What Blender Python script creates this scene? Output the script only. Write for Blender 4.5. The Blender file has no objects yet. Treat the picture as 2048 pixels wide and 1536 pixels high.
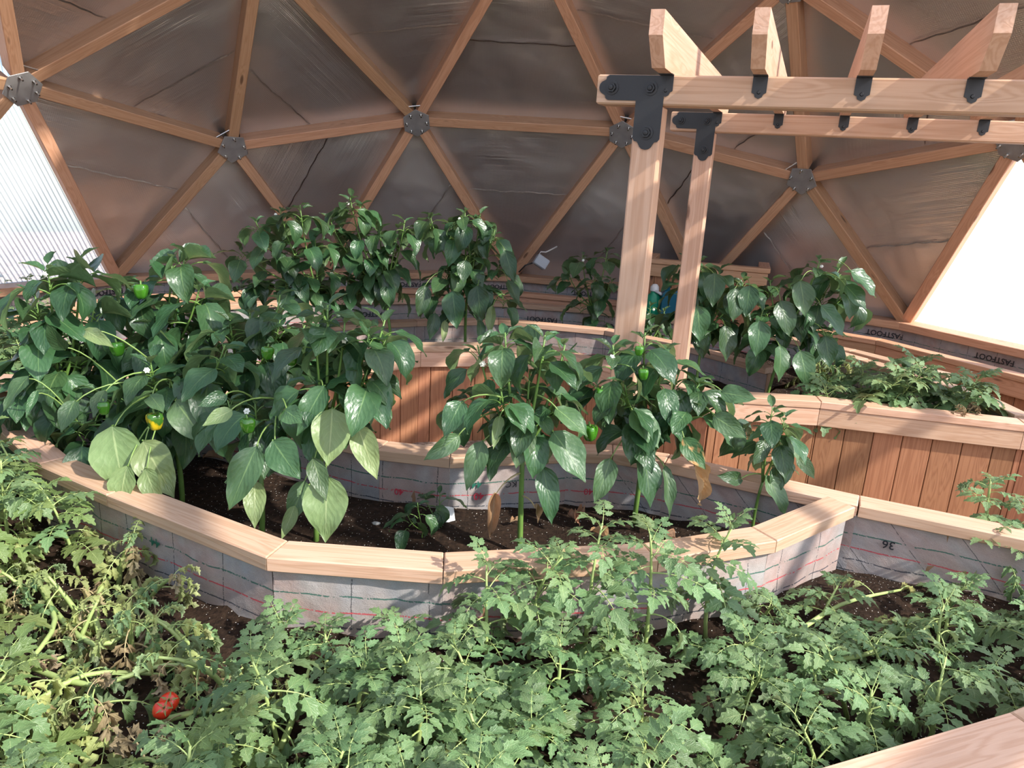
import bpy, bmesh, math, random
from mathutils import Vector, Matrix, Euler, noise
from mathutils.geometry import delaunay_2d_cdt
random.seed(7)
PI = math.pi
scene = bpy.context.scene
COL = scene.collection

# ------------------------------------------------------------------ camera
F, CX, CY, H = 1503.0, 1024.0, 768.0, 1.62
_down = Vector((-290.4, 5168.0, F)).normalized()          # world down in camera axes (x right, y down, z forward)
_fwd = (Vector((0, 0, 1)) - _down * _down.z).normalized()
_rgt = _down.cross(_fwd)
if _rgt.x < 0: _rgt = -_rgt
_up = -_down
CAM = Vector((0, 0, H))
def ray(px, py):
    d = Vector((px - CX, py - CY, F))
    return Vector((d.dot(_rgt), d.dot(_fwd), d.dot(_up)))
def at(px, py, z):                    # photo pixel -> point on the level z
    d = ray(px, py)
    return CAM + d * ((z - H) / d.z)
def at_y(px, py, y):                  # photo pixel -> point at the distance y
    d = ray(px, py)
    return CAM + d * (y / d.y)
cam_data = bpy.data.cameras.new('camera')
cam_data.sensor_width = 36.0
cam_data.lens = 36.0 * F / 2048.0
cam_data.clip_start = 0.02
cam = bpy.data.objects.new('camera', cam_data)
COL.objects.link(cam)
_cx = Vector((_rgt.x, _fwd.x, _up.x)); _cy = Vector((_rgt.y, _fwd.y, _up.y)); _cz = Vector((_rgt.z, _fwd.z, _up.z))
cam.matrix_world = Matrix(((_cx.x, -_cy.x, -_cz.x, 0), (_cx.y, -_cy.y, -_cz.y, 0), (_cx.z, -_cy.z, -_cz.z, H), (0, 0, 0, 1)))
scene.camera = cam

# ------------------------------------------------------------------ sky, sun, exposure
world = bpy.data.worlds.new('sky'); scene.world = world
world.use_nodes = True
wn = world.node_tree.nodes; wl = world.node_tree.links
wn.clear()
w_out = wn.new('ShaderNodeOutputWorld'); w_bg = wn.new('ShaderNodeBackground'); w_sky = wn.new('ShaderNodeTexSky')
w_sky.sky_type = 'NISHITA'; w_sky.sun_disc = False
w_sky.sun_elevation = math.radians(40); w_sky.sun_rotation = math.radians(121)
w_sky.altitude = 1500; w_sky.air_density = 1.0; w_sky.dust_density = 1.5; w_sky.ozone_density = 1.0
w_bg.inputs['Strength'].default_value = 0.36
wl.new(w_sky.outputs[0], w_bg.inputs[0]); wl.new(w_bg.outputs[0], w_out.inputs[0])
sun_data = bpy.data.lights.new('sun_offscreen', 'SUN')
sun_data.energy = 14.5; sun_data.angle = math.radians(1.2); sun_data.color = (1.0, 0.94, 0.85)
sun = bpy.data.objects.new('sun_offscreen', sun_data); COL.objects.link(sun)
SUN_FROM = Vector((0.66, -0.40, 0.64)).normalized()
sun.rotation_euler = SUN_FROM.to_track_quat('Z', 'Y').to_euler()
sun.location = SUN_FROM * 12
scene.view_settings.view_transform = 'Standard'
scene.view_settings.look = 'None'
scene.view_settings.exposure = 0.80
scene.view_settings.gamma = 1.0
scene.view_settings.use_curve_mapping = False
cy = scene.cycles
cy.max_bounces = 6; cy.diffuse_bounces = 3; cy.glossy_bounces = 3; cy.transmission_bounces = 3; cy.transparent_max_bounces = 6
cy.caustics_reflective = False; cy.caustics_refractive = False

# ------------------------------------------------------------------ helpers: objects
WORLD = {}
def link(o, M, parent=None):
    COL.objects.link(o)
    if parent is None:
        o.matrix_basis = M
    else:
        o.parent = parent
        o.matrix_basis = WORLD[parent.name].inverted() @ M
    WORLD[o.name] = M.copy()
    return o
def thing(name, loc, label=None, cat=None, group=None, kind=None, rz=0.0):
    o = bpy.data.objects.new(name, None)
    o.empty_display_size = 0.05
    link(o, Matrix.Translation(Vector(loc)) @ Matrix.Rotation(rz, 4, 'Z'))
    tag(o, label, cat, group, kind)
    return o
def tag(o, label=None, cat=None, group=None, kind=None):
    if label: o['label'] = label
    if cat: o['category'] = cat
    if group: o['group'] = group
    if kind: o['kind'] = kind
    return o
def put(name, me, M, parent=None):
    return link(bpy.data.objects.new(name, me), M, parent)

class MB:
    def __init__(s): s.v = []; s.f = []; s.m = []; s.uv = {}; s.smooth = False
    def add(s, vs, fs, mi=0):
        b = len(s.v); s.v += [tuple(v) for v in vs]
        for f in fs: s.f.append(tuple(i + b for i in f)); s.m.append(mi)
        return b
    def box(s, x0, x1, y0, y1, z0, z1, mi=0):
        s.add([(x0,y0,z0),(x1,y0,z0),(x1,y1,z0),(x0,y1,z0),(x0,y0,z1),(x1,y0,z1),(x1,y1,z1),(x0,y1,z1)],
              [(0,3,2,1),(4,5,6,7),(0,1,5,4),(1,2,6,5),(2,3,7,6),(3,0,4,7)], mi)
    def tube(s, pts, rads, n=6, mi=0, cap=True):
        pts = [Vector(p) for p in pts]; rings = []
        ref = Vector((0.31, 0.17, 0.93))
        for i, p in enumerate(pts):
            t = (pts[min(i+1, len(pts)-1)] - pts[max(i-1, 0)])
            t = t.normalized() if t.length > 1e-9 else Vector((0,0,1))
            a = t.cross(ref)
            if a.length < 0.05: a = t.cross(Vector((1,0,0)))
            a.normalize(); b = t.cross(a)
            rings.append([p + (a*math.cos(2*PI*k/n) + b*math.sin(2*PI*k/n)) * rads[i] for k in range(n)])
        base = len(s.v)
        s.v += [tuple(v) for r in rings for v in r]
        for i in range(len(pts)-1):
            for k in range(n):
                k2 = (k+1) % n
                s.f.append((base+i*n+k, base+(i+1)*n+k, base+(i+1)*n+k2, base+i*n+k2)); s.m.append(mi)
        if cap:
            s.f.append(tuple(base+k for k in range(n))); s.m.append(mi)
            e = base+(len(pts)-1)*n
            s.f.append(tuple(e+n-1-k for k in range(n))); s.m.append(mi)
    def lathe(s, prof, n=16, mi=0, mod=None):
        base = len(s.v)
        for r, z in prof:
            for k in range(n):
                a = 2*PI*k/n; rr = r * (mod(a, z) if mod else 1)
                s.v.append((rr*math.cos(a), rr*math.sin(a), z))
        for i in range(len(prof)-1):
            for k in range(n):
                k2 = (k+1) % n
                s.f.append((base+i*n+k, base+i*n+k2, base+(i+1)*n+k2, base+(i+1)*n+k)); s.m.append(mi)
    def mesh(s, name, mats, smooth=False, uvs=None):
        me = bpy.data.meshes.new(name)
        me.from_pydata(s.v, [], s.f)
        for m in (mats if isinstance(mats, (list, tuple)) else [mats]): me.materials.append(m)
        me.polygons.foreach_set('material_index', s.m)
        if smooth: me.polygons.foreach_set('use_smooth', [True]*len(s.f))
        if uvs:
            l = me.uv_layers.new(name='UVMap')
            for lp in me.loops: l.data[lp.index].uv = uvs[lp.vertex_index]
        me.update()
        return me

def frame(o, x, y, z):
    x, y, z, o = Vector(x), Vector(y), Vector(z), Vector(o)
    return Matrix(((x.x,y.x,z.x,o.x),(x.y,y.y,z.y,o.y),(x.z,y.z,z.z,o.z),(0,0,0,1)))

def chamfer_prism(name, poly, z0, z1, mat, c=0.003):
    """prism over a 2D polygon (CCW), top and bottom edges chamfered"""
    n = len(poly); cen = sum((Vector(p) for p in poly), Vector((0, 0))) / n
    def inset(d):
        out = []
        for i in range(n):
            p = Vector(poly[i]); a = Vector(poly[i-1]); b = Vector(poly[(i+1) % n])
            e1 = (p-a).normalized(); e2 = (b-p).normalized()
            n1 = Vector((-e1.y, e1.x)); n2 = Vector((-e2.y, e2.x))
            k = 1 + n1.dot(n2)
            out.append(p + (n1+n2) * (d / max(k, 0.2)))
        return out
    ins = inset(c)
    m = MB()
    lv = [[(p[0], p[1], z0) for p in ins], [(p[0], p[1], z0+c) for p in poly], [(p[0], p[1], z1-c) for p in poly], [(p[0], p[1], z1) for p in ins]]
    for l in lv: m.v += l
    for j in range(3):
        for i in range(n):
            k = (i+1) % n
            m.f.append((j*n+i, j*n+k, (j+1)*n+k, (j+1)*n+i)); m.m.append(0)
    m.f.append(tuple(range(n-1, -1, -1))); m.m.append(0)
    m.f.append(tuple(3*n+i for i in range(n))); m.m.append(0)
    return m.mesh(name, mat)

def board(name, p0, p1, w, h, mat, parent, up=(0, 0, 1), c=0.003):
    """square-cut board between two points, axis through its middle, w across, h along up"""
    p0, p1 = Vector(p0), Vector(p1); x = (p1-p0); L = x.length; x.normalize()
    up = Vector(up); y = up.cross(x).normalized(); z = x.cross(y)
    me = chamfer_prism(name, [(0, -w/2), (L, -w/2), (L, w/2), (0, w/2)], -h/2, h/2, mat, c)
    return put(name, me, frame(p0, x, y, z), parent)

def miters(pts, closed=False):
    """unit left normals scaled for mitring at every vertex of a 2D polyline"""
    n = len(pts); out = []
    for i in range(n):
        a = pts[i-1] if (i > 0 or closed) else None
        b = pts[(i+1) % n] if (i < n-1 or closed) else None
        p = pts[i]; ns = []
        if a is not None: d = (p-a).normalized(); ns.append(Vector((-d.y, d.x)))
        if b is not None: d = (b-p).normalized(); ns.append(Vector((-d.y, d.x)))
        s = sum(ns, Vector((0, 0)))
        out.append(s / (0.5*s.length_squared) if len(ns) == 2 else s)
    return out
def offset(pts, d, closed=False):
    return [p + m*d for p, m in zip(pts, miters(pts, closed))]

def rail(name, pts, o0, o1, z0, z1, mat, parent, closed=False, gap=0.0012):
    """mitred boards along a polyline; o0, o1 are offsets to its left"""
    A = offset(pts, o0, closed); B = offset(pts, o1, closed); n = len(pts)
    for i in range(n if closed else n-1):
        j = (i+1) % n
        org = pts[i]; x = (pts[j]-pts[i]).normalized(); y = Vector((-x.y, x.x))
        g = x*gap
        loc = [((q-org).dot(x), (q-org).dot(y)) for q in (A[i]+g, A[j]-g, B[j]-g, B[i]+g)]
        me = chamfer_prism(name, loc, z0, z1, mat)
        put(name, me, frame((org.x, org.y, 0), (x.x, x.y, 0), (y.x, y.y, 0), (0, 0, 1)), parent)

def planks(pts, off, thick, z0, z1, mat, parent, width=0.132, rnd=None, flip=False):
    """upright boards side by side along a polyline, with open joints"""
    rnd = rnd or random.Random(3)
    A = offset(pts, off)
    for i in range(len(A)-1):
        a, b = A[i], A[i+1]; x = (b-a); L = x.length; x.normalize(); y = Vector((-x.y, x.x))
        s = 0.0; first = rnd.uniform(0.06, width)
        while s < L-0.004:
            w = min(first if s == 0 else width, L-s)
            me = chamfer_prism('plank', [(0, -thick/2), (z1-z0, -thick/2), (z1-z0, thick/2), (0, thick/2)], 0.0017, w-0.0017, mat, 0.002)
            o = a + x*s
            # local x runs up the board so that the grain does too
            put('plank', me, frame((o.x, o.y, z0), (0, 0, 1), (-y.x, -y.y, 0), (x.x, x.y, 0)) if False else
                frame((o.x, o.y, z0), (0, 0, 1), (y.x, y.y, 0), (-x.x, -x.y, 0)) @ Matrix.Translation((0, 0, -w)), parent)
            s += w

def ground_poly(name, outline, z, mat, step=0.05, amp=0.012, seed=0, mound=0.0, extra=None):
    """a lumpy surface filling a 2D outline"""
    pts = [Vector(p) for p in outline]; bound = []
    n = len(pts)
    for i in range(n):
        a, b = pts[i], pts[(i+1) % n]; k = max(1, int((b-a).length/step))
        bound += [a.lerp(b, j/k) for j in range(k)]
    xs = [p.x for p in pts]; ys = [p.y for p in pts]
    def inside(q):
        r = False; j = n-1
        for i in range(n):
            a, b = pts[i], pts[j]
            if (a.y > q.y) != (b.y > q.y) and q.x < (b.x-a.x)*(q.y-a.y)/(b.y-a.y)+a.x: r = not r
            j = i
        return r
    allp = list(bound); rnd = random.Random(seed)
    nx = int((max(xs)-min(xs))/step)+1; ny = int((max(ys)-min(ys))/step)+1
    for i in range(nx):
        for j in range(ny):
            q = Vector((min(xs)+i*step+rnd.uniform(-.3,.3)*step, min(ys)+j*step+rnd.uniform(-.3,.3)*step))
            if inside(q): allp.append(q)
    nb = len(bound)
    r = delaunay_2d_cdt(allp, [(i, (i+1) % nb) for i in range(nb)], [], 1, 1e-5)
    m = MB()
    for p in r[0]:
        q = Vector((p.x*7, p.y*7, seed*3.1))
        h = noise.fractal(q, 0.8, 2.0, 4)*amp + noise.noise(Vector((p.x*2, p.y*2, seed)))*amp*1.2
        if extra: h += extra(p)
        m.v.append((p.x, p.y, h))
    m.f = [tuple(f) for f in r[2]]; m.m = [0]*len(m.f)
    return m.mesh(name, mat, smooth=True)

# ------------------------------------------------------------------ helpers: materials
def newmat(name):
    m = bpy.data.materials.new(name); m.use_nodes = True
    nt = m.node_tree; nt.nodes.clear()
    return m, nt.nodes, nt.links
def N(nodes, t, **kw):
    n = nodes.new(t)
    for k, v in kw.items():
        if k in n.inputs: n.inputs[k].default_value = v
        else: setattr(n, k, v)
    return n
def ramp(nodes, stops):
    r = nodes.new('ShaderNodeValToRGB'); cr = r.color_ramp
    while len(cr.elements) > 1: cr.elements.remove(cr.elements[-1])
    cr.elements[0].position = stops[0][0]; cr.elements[0].color = (*stops[0][1], 1)
    for p, c in stops[1:]:
        e = cr.elements.new(p); e.color = (*c, 1)
    return r
def math_n(nodes, links, op, a, b=None, c=None):
    n = nodes.new('ShaderNodeMath'); n.operation = op
    for i, v in enumerate((a, b, c)):
        if v is None: continue
        if hasattr(v, 'is_linked') or hasattr(v, 'links'): links.new(v, n.inputs[i])
        else: n.inputs[i].default_value = v
    return n.outputs[0]
def mix_col(nodes, links, fac, a, b, blend='MIX'):
    n = nodes.new('ShaderNodeMix'); n.data_type = 'RGBA'; n.blend_type = blend
    for sock, v in ((n.inputs['Factor'], fac), (n.inputs['A'], a), (n.inputs['B'], b)):
        if hasattr(v, 'links'): links.new(v, sock)
        elif isinstance(v, (int, float)): sock.default_value = v
        else: sock.default_value = (*v, 1)
    # the RGBA sockets of the Mix node are the last ones of each name
    return n
def cmix(nodes, links, fac, a, b, blend='MIX'):
    n = nodes.new('ShaderNodeMix'); n.data_type = 'RGBA'; n.blend_type = blend
    ins = [i for i in n.inputs if i.enabled] if False else n.inputs
    for idx, v in ((0, fac), (6, a), (7, b)):
        if hasattr(v, 'links'): links.new(v, ins[idx])
        elif isinstance(v, (int, float)): ins[idx].default_value = v
        else: ins[idx].default_value = (*v, 1)
    return n.outputs[2]

def wood(name, light, dark, knot=(0.10, 0.04, 0.018), rough=0.6, grain=1.0, knots=True, vary=0.16):
    m, nd, lk = newmat(name)
    out = N(nd, 'ShaderNodeOutputMaterial'); b = N(nd, 'ShaderNodeBsdfPrincipled', Roughness=rough)
    lk.new(b.outputs[0], out.inputs[0])
    tc = N(nd, 'ShaderNodeTexCoord'); oi = N(nd, 'ShaderNodeObjectInfo')
    sh = N(nd, 'ShaderNodeVectorMath', operation='MULTIPLY_ADD')
    sc = N(nd, 'ShaderNodeCombineXYZ')
    for i, k in enumerate((37.0, 11.0, 7.0)):
        lk.new(math_n(nd, lk, 'MULTIPLY', oi.outputs['Random'], k), sc.inputs[i])
    add = N(nd, 'ShaderNodeVectorMath', operation='ADD')
    lk.new(tc.outputs['Object'], add.inputs[0]); lk.new(sc.outputs[0], add.inputs[1])
    # knots: distorted distance field, stretched along the board
    mk = N(nd, 'ShaderNodeMapping'); mk.inputs['Scale'].default_value = (2.6, 9.0, 9.0)
    lk.new(add.outputs[0], mk.inputs[0])
    vo = N(nd, 'ShaderNodeTexVoronoi'); vo.inputs['Scale'].default_value = 1.0; vo.inputs['Randomness'].default_value = 1.0
    lk.new(mk.outputs[0], vo.inputs['Vector'])
    kd = vo.outputs['Distance']
    kinf = N(nd, 'ShaderNodeMapRange'); kinf.inputs[1].default_value = 0.0; kinf.inputs[2].default_value = 0.32; kinf.inputs[3].default_value = 1.0; kinf.inputs[4].default_value = 0.0
    lk.new(kd, kinf.inputs[0])
    # growth rings: stretched bands bent by noise and knots
    mp = N(nd, 'ShaderNodeMapping'); mp.inputs['Scale'].default_value = (1.0*grain, 26.0*grain, 26.0*grain)
    lk.new(add.outputs[0], mp.inputs[0])
    no = N(nd, 'ShaderNodeTexNoise'); no.inputs['Scale'].default_value = 1.0; no.inputs['Detail'].default_value = 3.0; no.inputs['Distortion'].default_value = 0.6
    lk.new(mp.outputs[0], no.inputs['Vector'])
    bent = math_n(nd, lk, 'MULTIPLY_ADD', kinf.outputs[0], 0.35 if knots else 0.0, no.outputs['Fac'])
    ring = math_n(nd, lk, 'SINE', math_n(nd, lk, 'MULTIPLY', bent, 44.0))
    ring = math_n(nd, lk, 'MULTIPLY_ADD', ring, 0.5, 0.5)
    ring = math_n(nd, lk, 'POWER', ring, 1.6)
    mf = N(nd, 'ShaderNodeMapping'); mf.inputs['Scale'].default_value = (6.0, 160.0, 160.0)
    lk.new(add.outputs[0], mf.inputs[0])
    nf = N(nd, 'ShaderNodeTexNoise'); nf.inputs['Scale'].default_value = 1.0; nf.inputs['Detail'].default_value = 2.0
    lk.new(mf.outputs[0], nf.inputs['Vector'])
    fac = math_n(nd, lk, 'MULTIPLY_ADD', ring, 0.55, math_n(nd, lk, 'MULTIPLY_ADD', nf.outputs['Fac'], 0.7, -0.22))
    rp = ramp(nd, [(0.0, light), (1.0, dark)]); lk.new(fac, rp.inputs[0])
    col = rp.outputs[0]
    if knots:
        kr = ramp(nd, [(0.0, (1, 1, 1)), (0.075, (0.85, 0.85, 0.85)), (0.12, (0, 0, 0))]); lk.new(kd, kr.inputs[0])
        vk = N(nd, 'ShaderNodeSeparateColor'); lk.new(vo.outputs['Color'], vk.inputs[0])
        gate = math_n(nd, lk, 'GREATER_THAN', vk.outputs[0], 0.45)
        kf = math_n(nd, lk, 'MULTIPLY', kr.outputs[0], gate)
        col = cmix(nd, lk, math_n(nd, lk, 'MULTIPLY', kf, 0.85), col, knot)
    hs = N(nd, 'ShaderNodeHueSaturation')
    lk.new(col, hs.inputs['Color'])
    lk.new(math_n(nd, lk, 'MULTIPLY_ADD', oi.outputs['Random'], 2*vary, 1.0-vary), hs.inputs['Value'])
    lk.new(math_n(nd, lk, 'MULTIPLY_ADD', oi.outputs['Random'], -0.012, 0.506), hs.inputs['Hue'])
    lk.new(hs.outputs[0], b.inputs['Base Color'])
    bp = N(nd, 'ShaderNodeBump'); bp.inputs['Strength'].default_value = 0.15; bp.inputs['Distance'].default_value = 0.002
    lk.new(fac, bp.inputs['Height']); lk.new(bp.outputs[0], b.inputs['Normal'])
    return m

M_RAIL = wood('pale_softwood', (0.60, 0.385, 0.265), (0.47, 0.265, 0.16))
M_POST = wood('post_softwood', (0.58, 0.365, 0.25), (0.45, 0.25, 0.15), grain=0.7)
M_PLANK = wood('cedar_plank', (0.40, 0.18, 0.09), (0.26, 0.10, 0.045), knot=(0.05, 0.016, 0.008), vary=0.22)
M_STRUT = wood('strut_softwood', (0.60, 0.335, 0.20), (0.46, 0.23, 0.12))

def simple(name, col, rough=0.5, metal=0.0, spec=0.5, coat=0.0, trans=None, noise_amt=0.0, nscale=30.0, bump=0.0):
    m, nd, lk = newmat(name)
    out = N(nd, 'ShaderNodeOutputMaterial'); b = N(nd, 'ShaderNodeBsdfPrincipled', Roughness=rough, Metallic=metal)
    b.inputs['Base Color'].default_value = (*col, 1); b.inputs['Specular IOR Level'].default_value = spec
    b.inputs['Coat Weight'].default_value = coat
    lk.new(b.outputs[0], out.inputs[0])
    tc = N(nd, 'ShaderNodeTexCoord')
    no = N(nd, 'ShaderNodeTexNoise'); no.inputs['Scale'].default_value = nscale; no.inputs['Detail'].default_value = 3
    lk.new(tc.outputs['Object'], no.inputs['Vector'])
    if noise_amt:
        hs = N(nd, 'ShaderNodeHueSaturation'); hs.inputs['Color'].default_value = (*col, 1)
        lk.new(math_n(nd, lk, 'MULTIPLY_ADD', no.outputs['Fac'], 2*noise_amt, 1-noise_amt), hs.inputs['Value'])
        lk.new(hs.outputs[0], b.inputs['Base Color'])
    if bump:
        bp = N(nd, 'ShaderNodeBump'); bp.inputs['Strength'].default_value = bump; bp.inputs['Distance'].default_value = 0.003
        lk.new(no.outputs['Fac'], bp.inputs['Height']); lk.new(bp.outputs[0], b.inputs['Normal'])
    return m
M_BLACK = simple('black_powder_coat', (0.012, 0.012, 0.014), 0.45, noise_amt=0.15, nscale=200)
M_STEEL = simple('galvanised_plate', (0.36, 0.34, 0.33), 0.42, metal=0.5, noise_amt=0.3, nscale=14)
M_BOLT = simple('zinc_bolt', (0.7, 0.7, 0.7), 0.25, metal=1.0, noise_amt=0.1)
M_STEM = simple('pepper_stem', (0.12, 0.22, 0.045), 0.45, noise_amt=0.3, nscale=20)
M_STALK = simple('pale_leaf_stalk', (0.20, 0.30, 0.08), 0.45, noise_amt=0.25, nscale=20)
M_TSTEM = simple('tomato_stem', (0.34, 0.43, 0.15), 0.5, noise_amt=0.3, nscale=25)
M_DRYSTEM = simple('withered_stem', (0.42, 0.33, 0.17), 0.7, noise_amt=0.3, nscale=25)
M_FRUIT = simple('green_pepper_skin', (0.045, 0.17, 0.012), 0.16, coat=0.4, noise_amt=0.25, nscale=18)
def ripening():
    m, nd, lk = newmat('ripening_pepper_skin')
    out = N(nd, 'ShaderNodeOutputMaterial'); b = N(nd, 'ShaderNodeBsdfPrincipled', Roughness=0.18); lk.new(b.outputs[0], out.inputs[0])
    tc = N(nd, 'ShaderNodeTexCoord'); no = N(nd, 'ShaderNodeTexNoise'); no.inputs['Scale'].default_value = 1.1; lk.new(tc.outputs['Object'], no.inputs['Vector'])
    r = ramp(nd, [(0.48, (0.035, 0.11, 0.012)), (0.62, (0.50, 0.36, 0.012))]); lk.new(no.outputs['Fac'], r.inputs[0]); lk.new(r.outputs[0], b.inputs['Base Color'])
    return m
M_FRUITY = ripening()
M_TOMATO = simple('red_tomato_skin', (0.62, 0.035, 0.012), 0.2, coat=0.3, noise_amt=0.2, nscale=18)
M_PETAL = simple('white_petal', (0.85, 0.85, 0.75), 0.5, noise_amt=0.05)
M_PAPER = simple('white_paper', (0.85, 0.85, 0.83), 0.6, noise_amt=0.08, nscale=40)
M_INK = simple('black_print', (0.02, 0.02, 0.025), 0.5, noise_amt=0.1)
M_GREENINK = simple('green_print', (0.02, 0.13, 0.09), 0.5, noise_amt=0.1)
M_REDINK = simple('red_print', (0.55, 0.05, 0.08), 0.5, noise_amt=0.1)
M_DARKWOOD = simple('rough_timber', (0.30, 0.165, 0.09), 0.8, noise_amt=0.3, nscale=9)
M_GREYBOX = simple('grey_plastic', (0.42, 0.44, 0.47), 0.4, noise_amt=0.06)
M_CABLE = simple('black_cable', (0.015, 0.015, 0.015), 0.5, noise_amt=0.1)
M_CANGREEN = simple('green_plastic', (0.01, 0.30, 0.16), 0.35, noise_amt=0.08)
M_TEAL = simple('teal_plastic', (0.01, 0.10, 0.16), 0.3, noise_amt=0.12)
M_WHITEPL = simple('white_plastic', (0.8, 0.78, 0.76), 0.35, noise_amt=0.05)
M_STONE = simple('grey_stone', (0.4, 0.39, 0.37), 0.8, noise_amt=0.3, nscale=60)

def soil_mat():
    m, nd, lk = newmat('potting_soil')
    out = N(nd, 'ShaderNodeOutputMaterial'); b = N(nd, 'ShaderNodeBsdfPrincipled', Roughness=0.95)
    b.inputs['Specular IOR Level'].default_value = 0.15
    lk.new(b.outputs[0], out.inputs[0])
    tc = N(nd, 'ShaderNodeTexCoord')
    n1 = N(nd, 'ShaderNodeTexNoise'); n1.inputs['Scale'].default_value = 60; n1.inputs['Detail'].default_value = 6
    lk.new(tc.outputs['Object'], n1.inputs['Vector'])
    n2 = N(nd, 'ShaderNodeTexNoise'); n2.inputs['Scale'].default_value = 5; n2.inputs['Detail'].default_value = 3
    lk.new(tc.outputs['Object'], n2.inputs['Vector'])
    r = ramp(nd, [(0.3, (0.010, 0.006, 0.004)), (0.55, (0.028, 0.016, 0.010)), (0.75, (0.060, 0.035, 0.023))])
    lk.new(math_n(nd, lk, 'MULTIPLY_ADD', n2.outputs['Fac'], 0.4, math_n(nd, lk, 'MULTIPLY', n1.outputs['Fac'], 0.6)), r.inputs[0])
    vo = N(nd, 'ShaderNodeTexVoronoi'); vo.inputs['Scale'].default_value = 130
    lk.new(tc.outputs['Object'], vo.inputs['Vector'])
    s = N(nd, 'ShaderNodeSeparateColor'); lk.new(vo.outputs['Color'], s.inputs[0])
    spot = math_n(nd, lk, 'MULTIPLY', math_n(nd, lk, 'LESS_THAN', vo.outputs['Distance'], 0.17), math_n(nd, lk, 'GREATER_THAN', s.outputs[0], 0.72))
    c = cmix(nd, lk, spot, r.outputs[0], (0.75, 0.72, 0.66))
    lk.new(c, b.inputs['Base Color'])
    bp = N(nd, 'ShaderNodeBump'); bp.inputs['Strength'].default_value = 0.9; bp.inputs['Distance'].default_value = 0.012
    lk.new(n1.outputs['Fac'], bp.inputs['Height']); lk.new(bp.outputs[0], b.inputs['Normal'])
    return m
M_SOIL = soil_mat()

def floor_mat():
    m, nd, lk = newmat('gravel_floor')
    out = N(nd, 'ShaderNodeOutputMaterial'); b = N(nd, 'ShaderNodeBsdfPrincipled', Roughness=0.9)
    lk.new(b.outputs[0], out.inputs[0])
    tc = N(nd, 'ShaderNodeTexCoord')
    vo = N(nd, 'ShaderNodeTexVoronoi'); vo.inputs['Scale'].default_value = 45
    lk.new(tc.outputs['Object'], vo.inputs['Vector'])
    s = N(nd, 'ShaderNodeSeparateColor'); lk.new(vo.outputs['Color'], s.inputs[0])
    r = ramp(nd, [(0, (0.22, 0.16, 0.115)), (0.6, (0.40, 0.31, 0.235)), (1, (0.55, 0.46, 0.37))]); lk.new(s.outputs[0], r.inputs[0])
    lk.new(r.outputs[0], b.inputs['Base Color'])
    bp = N(nd, 'ShaderNodeBump'); bp.inputs['Strength'].default_value = 0.7; bp.inputs['Distance'].default_value = 0.01; bp.invert = True
    lk.new(vo.outputs['Distance'], bp.inputs['Height']); lk.new(bp.outputs[0], b.inputs['Normal'])
    return m
M_FLOOR = floor_mat()

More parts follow.
